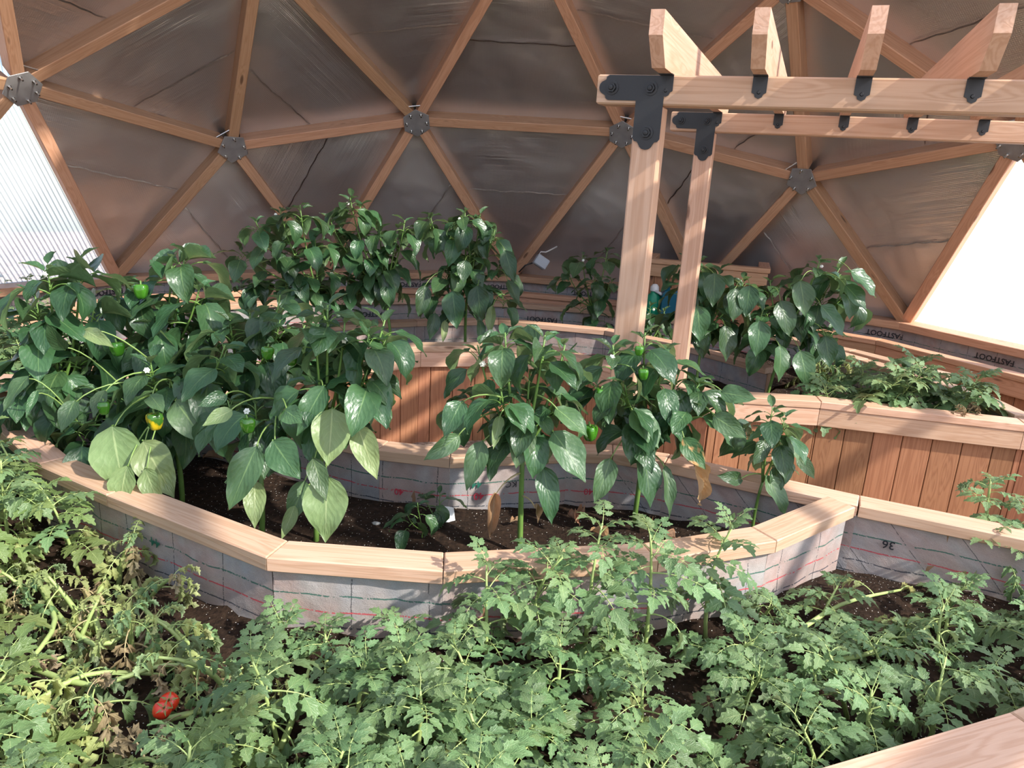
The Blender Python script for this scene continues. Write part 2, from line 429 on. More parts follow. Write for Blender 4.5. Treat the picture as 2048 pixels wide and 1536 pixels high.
def foil_mat():
    m, nd, lk = newmat('reflective_bubble_foil')
    out = N(nd, 'ShaderNodeOutputMaterial'); b = N(nd, 'ShaderNodeBsdfPrincipled', Metallic=1.0, Roughness=0.17)
    b.inputs['Base Color'].default_value = (0.90, 0.85, 0.83, 1)
    lk.new(b.outputs[0], out.inputs[0])
    uv = N(nd, 'ShaderNodeUVMap'); oi = N(nd, 'ShaderNodeObjectInfo')
    # bubble grid, about 10 mm apart
    mp = N(nd, 'ShaderNodeMapping'); mp.inputs['Scale'].default_value = (88, 88, 88)
    lk.new(uv.outputs[0], mp.inputs[0])
    vo = N(nd, 'ShaderNodeTexVoronoi'); vo.inputs['Scale'].default_value = 1.0; vo.inputs['Randomness'].default_value = 0.12
    lk.new(mp.outputs[0], vo.inputs['Vector'])
    # long creases
    sc = N(nd, 'ShaderNodeCombineXYZ')
    lk.new(math_n(nd, lk, 'MULTIPLY', oi.outputs['Random'], 40.0), sc.inputs[0]); lk.new(math_n(nd, lk, 'MULTIPLY', oi.outputs['Random'], 23.0), sc.inputs[1])
    ad = N(nd, 'ShaderNodeVectorMath', operation='ADD'); lk.new(uv.outputs[0], ad.inputs[0]); lk.new(sc.outputs[0], ad.inputs[1])
    m2 = N(nd, 'ShaderNodeMapping'); m2.inputs['Scale'].default_value = (1.3, 34, 1)
    lk.new(ad.outputs[0], m2.inputs[0])
    n2 = N(nd, 'ShaderNodeTexNoise'); n2.inputs['Scale'].default_value = 1.0; n2.inputs['Detail'].default_value = 3.0
    lk.new(m2.outputs[0], n2.inputs['Vector'])
    m3 = N(nd, 'ShaderNodeMapping'); m3.inputs['Scale'].default_value = (2.2, 2.2, 1)
    lk.new(ad.outputs[0], m3.inputs[0])
    n3 = N(nd, 'ShaderNodeTexNoise'); n3.inputs['Scale'].default_value = 1.0; n3.inputs['Detail'].default_value = 2.0
    lk.new(m3.outputs[0], n3.inputs['Vector'])
    b1 = N(nd, 'ShaderNodeBump'); b1.inputs['Strength'].default_value = 0.5; b1.inputs['Distance'].default_value = 0.06
    lk.new(n3.outputs['Fac'], b1.inputs['Height'])
    b2 = N(nd, 'ShaderNodeBump'); b2.inputs['Strength'].default_value = 0.45; b2.inputs['Distance'].default_value = 0.010
    m4 = N(nd, 'ShaderNodeMapping'); m4.inputs['Scale'].default_value = (1.1, 2.6, 1); lk.new(ad.outputs[0], m4.inputs[0])
    n4 = N(nd, 'ShaderNodeTexNoise'); n4.inputs['Scale'].default_value = 1.0; lk.new(m4.outputs[0], n4.inputs['Vector'])
    r4 = ramp(nd, [(0.45, (0.12, 0.12, 0.12)), (0.62, (1, 1, 1))]); lk.new(n4.outputs['Fac'], r4.inputs[0])
    lk.new(math_n(nd, lk, 'MULTIPLY', n2.outputs['Fac'], r4.outputs[0]), b2.inputs['Height']); lk.new(b1.outputs[0], b2.inputs['Normal'])
    b3 = N(nd, 'ShaderNodeBump'); b3.inputs['Strength'].default_value = 0.6; b3.inputs['Distance'].default_value = 0.0028; b3.invert = True
    lk.new(vo.outputs['Distance'], b3.inputs['Height']); lk.new(b2.outputs[0], b3.inputs['Normal'])
    lk.new(b3.outputs[0], b.inputs['Normal'])
    g2 = N(nd, 'ShaderNodeBsdfPrincipled', Metallic=1.0, Roughness=0.52); g2.inputs['Base Color'].default_value = (0.90, 0.87, 0.87, 1); lk.new(b2.outputs[0], g2.inputs['Normal'])
    mx = N(nd, 'ShaderNodeMixShader'); mx.inputs[0].default_value = 0.46; lk.new(b.outputs[0], mx.inputs[1]); lk.new(g2.outputs[0], mx.inputs[2]); lk.new(mx.outputs[0], out.inputs[0])
    return m
M_FOIL = foil_mat()
M_SEAM = simple('foil_tape', (0.42, 0.38, 0.37), 0.3, metal=1.0, noise_amt=0.25, nscale=60, bump=0.6)

def glazing_mat():
    m, nd, lk = newmat('ribbed_polycarbonate')
    out = N(nd, 'ShaderNodeOutputMaterial')
    uv = N(nd, 'ShaderNodeUVMap'); sp = N(nd, 'ShaderNodeSeparateXYZ'); lk.new(uv.outputs[0], sp.inputs[0])
    fr = math_n(nd, lk, 'FRACT', math_n(nd, lk, 'MULTIPLY', sp.outputs[1], 36.0))
    rib = math_n(nd, lk, 'LESS_THAN', math_n(nd, lk, 'ABSOLUTE', math_n(nd, lk, 'SUBTRACT', fr, 0.5)), 0.15)
    tr = N(nd, 'ShaderNodeBsdfTransparent'); tr.inputs[0].default_value = (0.93, 0.95, 0.96, 1)
    tl = N(nd, 'ShaderNodeBsdfTranslucent')
    lk.new(cmix(nd, lk, rib, (0.42, 0.445, 0.48), (0.20, 0.225, 0.26)), tl.inputs[0])
    df = N(nd, 'ShaderNodeBsdfDiffuse'); df.inputs[0].default_value = (0.8, 0.82, 0.84, 1)
    gl = N(nd, 'ShaderNodeBsdfGlossy', Roughness=0.15); gl.inputs[0].default_value = (1, 1, 1, 1)
    a = N(nd, 'ShaderNodeMixShader'); a.inputs[0].default_value = 0.25; lk.new(tl.outputs[0], a.inputs[1]); lk.new(df.outputs[0], a.inputs[2])
    c = N(nd, 'ShaderNodeMixShader'); lk.new(math_n(nd, lk, 'MULTIPLY_ADD', rib, 0.26, 0.60), c.inputs[0]); lk.new(tr.outputs[0], c.inputs[1]); lk.new(a.outputs[0], c.inputs[2])
    d = N(nd, 'ShaderNodeMixShader'); d.inputs[0].default_value = 0.05; lk.new(c.outputs[0], d.inputs[1]); lk.new(gl.outputs[0], d.inputs[2])
    lk.new(d.outputs[0], out.inputs[0])
    return m
M_GLAZE = glazing_mat()

def film_mat(name):
    """woven form fabric: printed grid, uv in metres (v up from the soil)"""
    m, nd, lk = newmat(name)
    out = N(nd, 'ShaderNodeOutputMaterial'); b = N(nd, 'ShaderNodeBsdfPrincipled', Roughness=0.26)
    uv = N(nd, 'ShaderNodeUVMap'); sp = N(nd, 'ShaderNodeSeparateXYZ'); lk.new(uv.outputs[0], sp.inputs[0])
    u, v = sp.outputs[0], sp.outputs[1]
    def nz_(scale, det=3.0):
        n = N(nd, 'ShaderNodeTexNoise'); n.inputs['Scale'].default_value = scale; n.inputs['Detail'].default_value = det; lk.new(uv.outputs[0], n.inputs['Vector']); return n.outputs['Fac']
    fine, mid, big = nz_(320), nz_(22), nz_(4.5)
    jit = math_n(nd, lk, 'ADD', math_n(nd, lk, 'MULTIPLY_ADD', fine, 0.004, -0.002), math_n(nd, lk, 'MULTIPLY_ADD', nz_(9), 0.018, -0.009))
    vj = math_n(nd, lk, 'ADD', v, jit); uj = math_n(nd, lk, 'ADD', u, jit)
    worn = math_n(nd, lk, 'GREATER_THAN', math_n(nd, lk, 'ADD', math_n(nd, lk, 'MULTIPLY', mid, 0.6), math_n(nd, lk, 'MULTIPLY', nz_(140), 0.5)), 0.50)
    def line(coord, pos, half):
        return math_n(nd, lk, 'MULTIPLY', worn, math_n(nd, lk, 'LESS_THAN', math_n(nd, lk, 'ABSOLUTE', math_n(nd, lk, 'SUBTRACT', coord, pos)), half))
    r5 = ramp(nd, [(0.30, (0.33, 0.34, 0.37)), (0.45, (0.40, 0.35, 0.33)), (0.58, (0.42, 0.31, 0.28)), (0.72, (0.46, 0.44, 0.44))]); lk.new(big, r5.inputs[0])
    hs = N(nd, 'ShaderNodeHueSaturation'); lk.new(r5.outputs[0], hs.inputs['Color'])
    lk.new(math_n(nd, lk, 'MULTIPLY_ADD', mid, 0.5, math_n(nd, lk, 'MULTIPLY_ADD', fine, 0.4, 0.55)), hs.inputs['Value'])
    col = hs.outputs[0]
    fr = math_n(nd, lk, 'FRACT', math_n(nd, lk, 'MULTIPLY_ADD', uj, 1/0.19, 0.37))
    tick = math_n(nd, lk, 'MULTIPLY', worn, math_n(nd, lk, 'LESS_THAN', fr, 0.016))
    col = cmix(nd, lk, math_n(nd, lk, 'MULTIPLY', tick, 0.75), col, (0.05, 0.05, 0.06))
    for pos, c_ in ((0.128, (0.03, 0.13, 0.10)), (0.083, (0.55, 0.07, 0.09)), (0.042, (0.05, 0.06, 0.08)), (0.005, (0.05, 0.06, 0.07))):
        col = cmix(nd, lk, math_n(nd, lk, 'MULTIPLY', line(vj, pos, 0.0021), 0.85), col, c_)
    lk.new(col, b.inputs['Base Color'])
    bp = N(nd, 'ShaderNodeBump'); bp.inputs['Strength'].default_value = 0.5; bp.inputs['Distance'].default_value = 0.006
    lk.new(math_n(nd, lk, 'MULTIPLY_ADD', fine, 0.25, mid), bp.inputs['Height']); lk.new(bp.outputs[0], b.inputs['Normal'])
    lk.new(b.outputs[0], out.inputs[0])
    return m
M_FILM = film_mat('printed_film')

def leaf_mat(name, top, under, vein, rough=0.34, trans=0.22, vary=0.3, veins=7.0, blotch=None, sat=1.0, spec=0.5):
    m, nd, lk = newmat(name)
    out = N(nd, 'ShaderNodeOutputMaterial'); b = N(nd, 'ShaderNodeBsdfPrincipled', Roughness=rough)
    b.inputs['Specular IOR Level'].default_value = spec
    uv = N(nd, 'ShaderNodeUVMap'); sp = N(nd, 'ShaderNodeSeparateXYZ'); lk.new(uv.outputs[0], sp.inputs[0])
    oi = N(nd, 'ShaderNodeObjectInfo'); ge = N(nd, 'ShaderNodeNewGeometry')
    au = math_n(nd, lk, 'ABSOLUTE', math_n(nd, lk, 'SUBTRACT', sp.outputs[0], 0.5))
    mid = math_n(nd, lk, 'LESS_THAN', au, math_n(nd, lk, 'MULTIPLY_ADD', sp.outputs[1], -0.018, 0.026))
    nv_ = N(nd, 'ShaderNodeTexNoise'); nv_.inputs['Scale'].default_value = 3.5; lk.new(uv.outputs[0], nv_.inputs['Vector'])
    ph = math_n(nd, lk, 'MULTIPLY', math_n(nd, lk, 'ADD', math_n(nd, lk, 'SUBTRACT', sp.outputs[1], math_n(nd, lk, 'MULTIPLY', au, 0.85)), math_n(nd, lk, 'MULTIPLY', nv_.outputs['Fac'], 0.22)), veins)
    fr = math_n(nd, lk, 'ABSOLUTE', math_n(nd, lk, 'SUBTRACT', math_n(nd, lk, 'FRACT', ph), 0.5))
    sv = math_n(nd, lk, 'LESS_THAN', fr, 0.045)
    vfac = math_n(nd, lk, 'MAXIMUM', mid, math_n(nd, lk, 'MULTIPLY', sv, 0.28))
    nz = N(nd, 'ShaderNodeTexNoise'); nz.inputs['Scale'].default_value = 5; nz.inputs['Detail'].default_value = 3; lk.new(uv.outputs[0], nz.inputs['Vector'])
    c1 = cmix(nd, lk, ge.outputs['Backfacing'], top, under)
    c1 = cmix(nd, lk, math_n(nd, lk, 'MULTIPLY', vfac, 0.7), c1, vein)
    hs = N(nd, 'ShaderNodeHueSaturation'); lk.new(c1, hs.inputs['Color']); hs.inputs['Saturation'].default_value = sat
    rr = math_n(nd, lk, 'FRACT', math_n(nd, lk, 'MULTIPLY', oi.outputs['Random'], 17.3))
    lk.new(math_n(nd, lk, 'MULTIPLY_ADD', rr, 2*vary, math_n(nd, lk, 'MULTIPLY_ADD', nz.outputs['Fac'], 0.4, 0.8-vary)), hs.inputs['Value'])
    lk.new(math_n(nd, lk, 'MULTIPLY_ADD', oi.outputs['Random'], -0.035, 0.512), hs.inputs['Hue'])
    col = hs.outputs[0]
    if blotch:
        nb = N(nd, 'ShaderNodeTexNoise'); nb.inputs['Scale'].default_value = 2.2; nb.inputs['Detail'].default_value = 4; lk.new(uv.outputs[0], nb.inputs['Vector'])
        rb = ramp(nd, [(0.52, (0, 0, 0)), (0.62, (1, 1, 1))]); lk.new(nb.outputs['Fac'], rb.inputs[0])
        col = cmix(nd, lk, rb.outputs[0], col, blotch)
    lk.new(col, b.inputs['Base Color'])
    # puckered surface between the veins
    hgt = math_n(nd, lk, 'MULTIPLY_ADD', fr, 0.45, math_n(nd, lk, 'MULTIPLY', nz.outputs['Fac'], 1.3))
    bp = N(nd, 'ShaderNodeBump'); bp.inputs['Strength'].default_value = 0.45; bp.inputs['Distance'].default_value = 0.005; bp.invert = True
    lk.new(hgt, bp.inputs['Height']); lk.new(bp.outputs[0], b.inputs['Normal'])
    tl = N(nd, 'ShaderNodeBsdfTranslucent')
    hs2 = N(nd, 'ShaderNodeHueSaturation'); lk.new(col, hs2.inputs['Color']); hs2.inputs['Value'].default_value = 2.0; hs2.inputs['Hue'].default_value = 0.475; hs2.inputs['Saturation'].default_value = 1.05
    lk.new(hs2.outputs[0], tl.inputs[0])
    mx = N(nd, 'ShaderNodeMixShader'); mx.inputs[0].default_value = trans
    lk.new(b.outputs[0], mx.inputs[1]); lk.new(tl.outputs[0], mx.inputs[2]); lk.new(mx.outputs[0], out.inputs[0])
    return m
M_LEAF = leaf_mat('pepper_leaf', (0.038, 0.098, 0.036), (0.11, 0.19, 0.075), (0.11, 0.20, 0.07), rough=0.33, sat=0.97)
M_LEAFSAGE = leaf_mat('sage_pepper_leaf', (0.070, 0.135, 0.055), (0.13, 0.20, 0.09), (0.17, 0.27, 0.10), rough=0.42, vary=0.2)
M_LEAFPALE = leaf_mat('pale_pepper_leaf', (0.20, 0.28, 0.11), (0.25, 0.32, 0.14), (0.38, 0.45, 0.21), rough=0.42, vary=0.12, trans=0.25)
M_LEAFDRY = leaf_mat('dry_leaf', (0.34, 0.20, 0.095), (0.40, 0.27, 0.15), (0.44, 0.31, 0.18), rough=0.8, trans=0.12, vary=0.15)
M_LEAFHALF = leaf_mat('half_dry_leaf', (0.04, 0.12, 0.035), (0.10, 0.19, 0.07), (0.2, 0.28, 0.09), rough=0.5, blotch=(0.5, 0.27, 0.10))
M_TLEAF = leaf_mat('tomato_leaf', (0.130, 0.220, 0.088), (0.22, 0.30, 0.15), (0.27, 0.36, 0.16), rough=0.45, trans=0.2, veins=7, vary=0.22)
M_TLEAFD = leaf_mat('tomato_leaf_broad', (0.130, 0.220, 0.088), (0.22, 0.30, 0.15), (0.27, 0.36, 0.16), rough=0.5, trans=0.22, veins=7, vary=0.2)
M_TLEAFY = leaf_mat('yellowing_tomato_leaf', (0.30, 0.36, 0.13), (0.36, 0.40, 0.18), (0.46, 0.48, 0.20), rough=0.6, trans=0.3, veins=7, vary=0.25)
M_TLEAFL = leaf_mat('yellow_green_tomato_leaf', (0.152, 0.220, 0.066), (0.25, 0.34, 0.13), (0.32, 0.42, 0.16), rough=0.45, trans=0.22, veins=7, vary=0.22)
M_TDRY = leaf_mat('withered_tomato_leaf', (0.30, 0.24, 0.12), (0.34, 0.28, 0.16), (0.4, 0.3, 0.16), rough=0.8, trans=0.15, veins=7, vary=0.3)

# ------------------------------------------------------------------ floor
fl = MB(); ringn = 64
fl.v.append((0, 0, 0)); fl.v += [(14*math.cos(2*PI*k/ringn), 14*math.sin(2*PI*k/ringn), 0) for k in range(ringn)]
fl.f = [(0, k+1, (k+1) % ringn + 1) for k in range(ringn)]; fl.m = [0]*ringn
tag(put('floor', fl.mesh('floor', M_FLOOR), Matrix.Translation((0, 2.8, 0))), 'brown gravel ground under the greenhouse beds', 'floor', kind='structure')

# ------------------------------------------------------------------ geodesic dome (three-frequency, fifteen base points)
DC = Vector((-0.097, 2.82, -0.12)); DR = 3.95; DAZ = 2.186; BASE_Z = 0.69
_s, _c = 1/math.sqrt(5), 2/math.sqrt(5)
ico = [Vector((0, 0, 1))] + [Vector((_c*math.cos(2*PI*k/5), _c*math.sin(2*PI*k/5), _s)) for k in range(5)] + \
      [Vector((_c*math.cos(2*PI*(k+.5)/5), _c*math.sin(2*PI*(k+.5)/5), -_s)) for k in range(5)] + [Vector((0, 0, -1))]
faces20 = []
for k in range(5):
    k2 = (k+1) % 5
    faces20 += [(0, 1+k, 1+k2), (1+k, 6+k, 1+k2), (6+k, 6+k2, 1+k2)]
dverts, dtris, dkey = [], [], {}
def dvert(v):
    v = v.normalized(); key = (round(v.x, 4), round(v.y, 4), round(v.z, 4))
    if key not in dkey: dkey[key] = len(dverts); dverts.append(v)
    return dkey[key]
for f in faces20:
    A, B, Cc = (ico[i] for i in f); g = {}
    for i in range(4):
        for j in range(4-i): g[i, j] = A*((3-i-j)/3) + B*(i/3) + Cc*(j/3)
    for i in range(3):
        for j in range(3-i):
            tl_ = [(g[i, j], g[i+1, j], g[i, j+1])]
            if i+j < 2: tl_.append((g[i+1, j], g[i+1, j+1], g[i, j+1]))
            for t in tl_:
                if min(v.normalized().z for v in t) > 0.1: dtris.append(tuple(dvert(v) for v in t))
rotz = Matrix.Rotation(DAZ, 3, 'Z')
dbase = [v.z < 0.25 for v in dverts]
def dpos(i, rad):
    v = rotz @ dverts[i]
    if dbase[i]:
        h = Vector((v.x, v.y)).normalized() * 0.983 * rad
        return Vector((DC.x+h.x, DC.y+h.y, BASE_Z))
    return DC + v*rad
def north_az(p):                                   # degrees from the middle of the insulated side
    return math.degrees(math.atan2(p.x-DC.x, p.y-DC.y))
wall_back = thing('wall_back', (DC.x, DC.y+3.8, 0), 'insulated back of the geodesic dome with foil panels and wooden struts', None, kind='structure')
wall_left = thing('wall_left', (DC.x-3.8, DC.y, 0), 'clear ribbed left side of the geodesic dome', None, kind='structure')
wall_right = thing('wall_right', (DC.x+3.8, DC.y, 0), 'clear ribbed right side of the geodesic dome', None, kind='structure')
ceiling = thing('ceiling', (DC.x, DC.y, 3.8), 'glazed upper part of the geodesic dome over the beds', None, kind='structure')
def dome_side(p):
    a = north_az(p)
    if abs(a) < 56.6: return wall_back
    if p.z > 2.9 or abs(a) > 125: return ceiling
    return wall_left if a < 0 else wall_right
PANEL_OFF = 0.095
rndp = random.Random(5)
for t in dtris:
    P = [dpos(i, DR+PANEL_OFF) for i in t]
    cen = (P[0]+P[1]+P[2])/3
    side = dome_side(cen)
    nrm = (P[1]-P[0]).cross(P[2]-P[0]).normalized()
    if nrm.dot(DC-cen) < 0: P = [P[0], P[2], P[1]]; nrm = -nrm
    foil = abs(north_az(cen)) < 56.6
    if foil:                                        # foil roll laid along one edge or another
        k = rndp.randrange(3) if cen.z < 2.6 else 0
    else:                                           # ribs run beside the edge next to the foil
        k = min(range(3), key=lambda q: abs(north_az((P[q]+P[(q+1) % 3])/2)) - (0.0 if min(P[q].z, P[(q+1) % 3].z) < abs(P[q].z-P[(q+1) % 3].z)+0.7 else -90))
        k = min(range(3), key=lambda q: abs(north_az((P[q]+P[(q+1) % 3])/2)))
    P = P[k:]+P[:k]
    o = P[0]; x = (P[1]-P[0]).normalized(); y = nrm.cross(x)
    n = 14 if foil else 1
    m = MB(); uvs = []
    idx = {}
    ph = rndp.uniform(0, 50)
    for i in range(n+1):
        for j in range(n+1-i):
            a, b_ = i/n, j/n; q = P[0]*(1-a-b_) + P[1]*a + P[2]*b_
            lx, ly = (q-o).dot(x), (q-o).dot(y); lz = 0.0
            if foil:
                w = min(1.0, 10*min(a, b_, 1-a-b_))
                lz = (noise.noise(Vector((lx*2.0, ly*2.0, ph)))*0.012 + noise.noise(Vector((lx*1.0, ly*7.0, ph+9)))*0.004)*w
            idx[i, j] = len(m.v); m.v.append((lx, ly, lz)); uvs.append((lx, ly))
    for i in range(n):
        for j in range(n-i):
            m.f.append((idx[i, j], idx[i+1, j], idx[i, j+1])); m.m.append(0)
            if i+j < n-1: m.f.append((idx[i+1, j], idx[i+1, j+1], idx[i, j+1])); m.m.append(0)
    pan = put('foil_panel' if foil else 'glazing_panel', m.mesh('foil_panel' if foil else 'glazing_panel', M_FOIL if foil else M_GLAZE, smooth=True, uvs=uvs), frame(o, x, y, nrm), side)
    if foil and cen.z < 3.2:                        # taped joint where two widths of foil meet
        frac = rndp.uniform(0.35, 0.6)
        hgt = (P[2]-o).dot(y); yy = hgt*frac
        xa = (P[2]-o).dot(x)*frac; xb = (P[1]-o).length*(1-frac) + xa
        s_ = MB(); cnt = 18; ins = 0.06
        for q in range(cnt+1):
            xx = xa+ins + (xb-xa-2*ins)*q/cnt; dy = 0.004*math.sin(q*1.9+ph)+0.003*math.sin(q*0.7)
            for e in (-0.0045, 0.0045): s_.v.append((xx, yy+dy+e, 0.013 + (0.003 if e > 0 else 0)))
        for q in range(cnt): s_.f.append((2*q, 2*q+2, 2*q+3, 2*q+1)); s_.m.append(0)
        put('foil_seam', s_.mesh('foil_seam', M_SEAM, smooth=True), frame(o, x, y, nrm), pan)
edges = set()
for t in dtris:
    for a, b_ in ((0, 1), (1, 2), (2, 0)): edges.add((min(t[a], t[b_]), max(t[a], t[b_])))
HUB_R = 0.075
for a, b_ in sorted(edges):
    if dbase[a] and dbase[b_]: continue
    p, q = dpos(a, DR+0.04), dpos(b_, DR+0.04)
    d = (q-p).normalized(); mid = (p+q)/2
    sa = 0.08 if not dbase[a] else 0.02; sb = 0.08 if not dbase[b_] else 0.02
    board('strut', p+d*sa, q-d*sb, 0.072, 0.115, M_STRUT, dome_side(mid), up=(DC-mid).normalized(), c=0.004)
val = {}
for a, b_ in edges: val.setdefault(a, []).append(b_); val.setdefault(b_, []).append(a)
for i in range(len(dverts)):
    if dbase[i]: continue
    p = dpos(i, DR-0.040); z = (DC-p).normalized()
    nb = val[i]; side = dome_side(p)
    d0 = dpos(nb[0], DR)-p; x = (d0-z*d0.dot(z)).normalized(); y = z.cross(x)
    k = len(nb); m = MB(); r = 0.112
    poly = [(r*math.cos(2*PI*(j+.5)/k), r*math.sin(2*PI*(j+.5)/k)) for j in range(k)]
    hub = put('hub_plate', chamfer_prism('hub_plate', poly, 0, 0.006, M_STEEL, 0.001), frame(p, x, y, z), side)
    for j in nb:
        d = dpos(j, DR)-p; ang = math.atan2(d.dot(y), d.dot(x))
        bo = MB(); bo.tube([(0, 0, 0.004), (0, 0, 0.012)], [0.011, 0.011], 6); bo.tube([(0, 0, 0.01), (0, 0, 0.042)], [0.0055, 0.0055], 6)
        put('bolt', bo.mesh('bolt', M_BOLT), frame(p, x, y, z) @ Matrix.Translation((0.076*math.cos(ang), 0.076*math.sin(ang), 0)), hub)
    # spreader clip between the two upper struts
    ups = sorted(nb, key=lambda j: -dpos(j, DR).z)[:2]
    if p.z < 2.6 and side is not ceiling:
        a1, a2 = [(dpos(j, DR)-p).normalized()*0.16 + p - z*0.03 for j in ups]
        cl = MB(); cl.tube([a1, (a1+a2)/2, a2], [0.006]*3, 6)
        hub_clip = put('clip_rod', cl.mesh('clip_rod', M_BOLT), Matrix.Identity(4), hub)
# base board and film-covered knee wall
ring_ids = sorted([i for i in range(len(dverts)) if dbase[i]], key=lambda i: -north_az(dpos(i, DR)))
RING = [Vector(dpos(i, DR).xy) for i in ring_ids]          # runs counter-clockwise seen from above
mi_ = miters(RING, True)
ring_area = sum(RING[i].cross(RING[(i+1) % 15]) if hasattr(RING[i], 'cross') else 0 for i in range(15))
def ring_pts(r):                                   # fifteen-sided ring of the dome plan at the circumradius r
    return [Vector((DC.x, DC.y)) + (q-Vector((DC.x, DC.y))).normalized()*r for q in RING]
RB = [q.length for q in [RING[0]-Vector((DC.x, DC.y))]][0]

def film(a, b, z0, z1, parent, facing, amp=0.004, seed=0, u0=0.0, v0=0.0, name='film_liner', shear=0.0):
    """crumpled printed sheet between two plan points, from z0 to z1; facing = plan vector it looks towards"""
    a, b = Vector(a), Vector(b); L = (b-a).length; x = (b-a)/L; nr = Vector((-x.y, x.x))
    if nr.dot(facing) < 0: a, b = b, a; x = -x; nr = Vector((-x.y, x.x))
    nx = max(4, int(L/0.035)); nz = 6; m = MB(); uvs = []
    for i in range(nx+1):
        for j in range(nz+1):
            s, h = L*i/nx, (z1-z0)*j/nz
            edge = min(1.0, 4*min(i/nx, 1-i/nx)+0.15)
            d = (noise.noise(Vector((s*9+seed, h*5, seed)))*amp*1.6 + abs(noise.noise(Vector((s*22, h*3+seed, 4))))*amp*1.2)*edge + 0.002
            m.v.append((s, h, d)); uvs.append((s+u0+shear*h, h+v0))
    for i in range(nx):
        for j in range(nz):
            q = i*(nz+1)+j; m.f.append((q, q+nz+1, q+nz+2, q+1)); m.m.append(0)
    # local axes: x along, y up, z towards the viewer side
    M = frame((a.x, a.y, z0), (x.x, x.y, 0), (0, 0, 1), (nr.x, nr.y, 0))
    M2 = frame((a.x, a.y, z0), (x.x, x.y, 0), (0, 0, 1), (x.y, -x.x, 0))
    if (Vector((x.y, -x.x))).dot(facing) > 0: M = M2
    else:
        a2 = b; x2 = -x
        M = frame((a2.x, a2.y, z0), (x2.x, x2.y, 0), (0, 0, 1), (x2.y, -x2.x, 0))
    return put(name, m.mesh(name, M_FILM, smooth=True, uvs=uvs), M, parent)
_font_cache = {}
def text_mesh(s, mat, bold=0.0):
    key = (s, mat.name, bold)
    if key not in _font_cache:
        cu = bpy.data.curves.new('lettering', 'FONT'); cu.body = s; cu.size = 1.0; cu.align_x = 'CENTER'; cu.align_y = 'CENTER'; cu.resolution_u = 3
        cu.offset = bold; cu.extrude = 0.004
        ob = bpy.data.objects.new('lettering', cu); COL.objects.link(ob)
        dg = bpy.context.evaluated_depsgraph_get()
        me = bpy.data.meshes.new_from_object(ob.evaluated_get(dg)); me.materials.clear(); me.materials.append(mat)
        bpy.data.objects.remove(ob); _font_cache[key] = me
    return _font_cache[key]
def lettering(s, sheet, u, v, size, mat, flip=True, bold=0.0, off=0.010, mirror=False):
    M = WORLD[sheet.name] @ Matrix.Translation((u, v, off)) @ Matrix.Rotation(PI if flip else 0, 4, 'Z') @ Matrix.Diagonal((-size if mirror else size, size, size*0.2, 1))
    return put('printed_lettering', text_mesh(s, mat, bold), M, sheet)

Rin = RB
for i in range(15):
    j = (i+1) % 15
    cen = (RING[i]+RING[j])/2; side = dome_side(Vector((cen.x, cen.y, 0.7)))
    # sill board on top of the knee wall
    pts = [RING[i], RING[j]]
    x = (RING[j]-RING[i]).normalized(); y = Vector((-x.y, x.x)); inw = Vector((DC.x, DC.y))-cen
    sgn = 1 if y.dot(inw) > 0 else -1
    L = (RING[j]-RING[i]).length; k = 0.09*math.tan(PI/15)
    if sgn > 0: poly = [(-0.02, -0.115), (L+0.02, -0.115), (L-k, 0.09), (k, 0.09)]
    else: poly = [(k, -0.09), (L-k, -0.09), (L+0.02, 0.115), (-0.02, 0.115)]
    put('base_board', chamfer_prism('base_board', poly, BASE_Z-0.052, BASE_Z+0.002, M_STRUT), frame((RING[i].x, RING[i].y, 0), (x.x, x.y, 0), (y.x, y.y, 0), (0, 0, 1)), side)
    core = chamfer_prism('knee_wall', [(0.0, -0.03), (L, -0.03), (L, 0.03), (0.0, 0.03)], 0.0, BASE_Z-0.057, M_DARKWOOD)
    put('knee_wall', core, frame((RING[i].x, RING[i].y, 0), (x.x, x.y, 0), (y.x, y.y, 0), (0, 0, 1)), side)
    if abs(north_az(Vector((cen.x, cen.y, 0)))) < 110:
        inn = inw.normalized()
        a, b_ = RING[i]+inn*0.034, RING[j]+inn*0.034
        fm = film(a, b_, 0.36, BASE_Z-0.056, side, inw, amp=0.002, seed=i*1.7, v0=-0.075)
        lettering('FASTFOOT', fm, L*0.42, 0.225, 0.052, M_INK, flip=True, bold=0.02)
        lettering('FASTFOOT', fm, L*0.93, 0.225, 0.052, M_INK, flip=True, bold=0.02)

# ------------------------------------------------------------------ raised beds
D2 = Vector((DC.x, DC.y))
def polar(r, az):                                  # plan point at radius r, degrees clockwise from straight ahead
    a = math.radians(az); return D2 + Vector((math.sin(a), math.cos(a)))*r
def V2(*l): return [Vector(p) for p in l]
def arc(r, a0, a1, n): return [polar(r, a0+(a1-a0)*k/(n-1)) for k in range(n)]

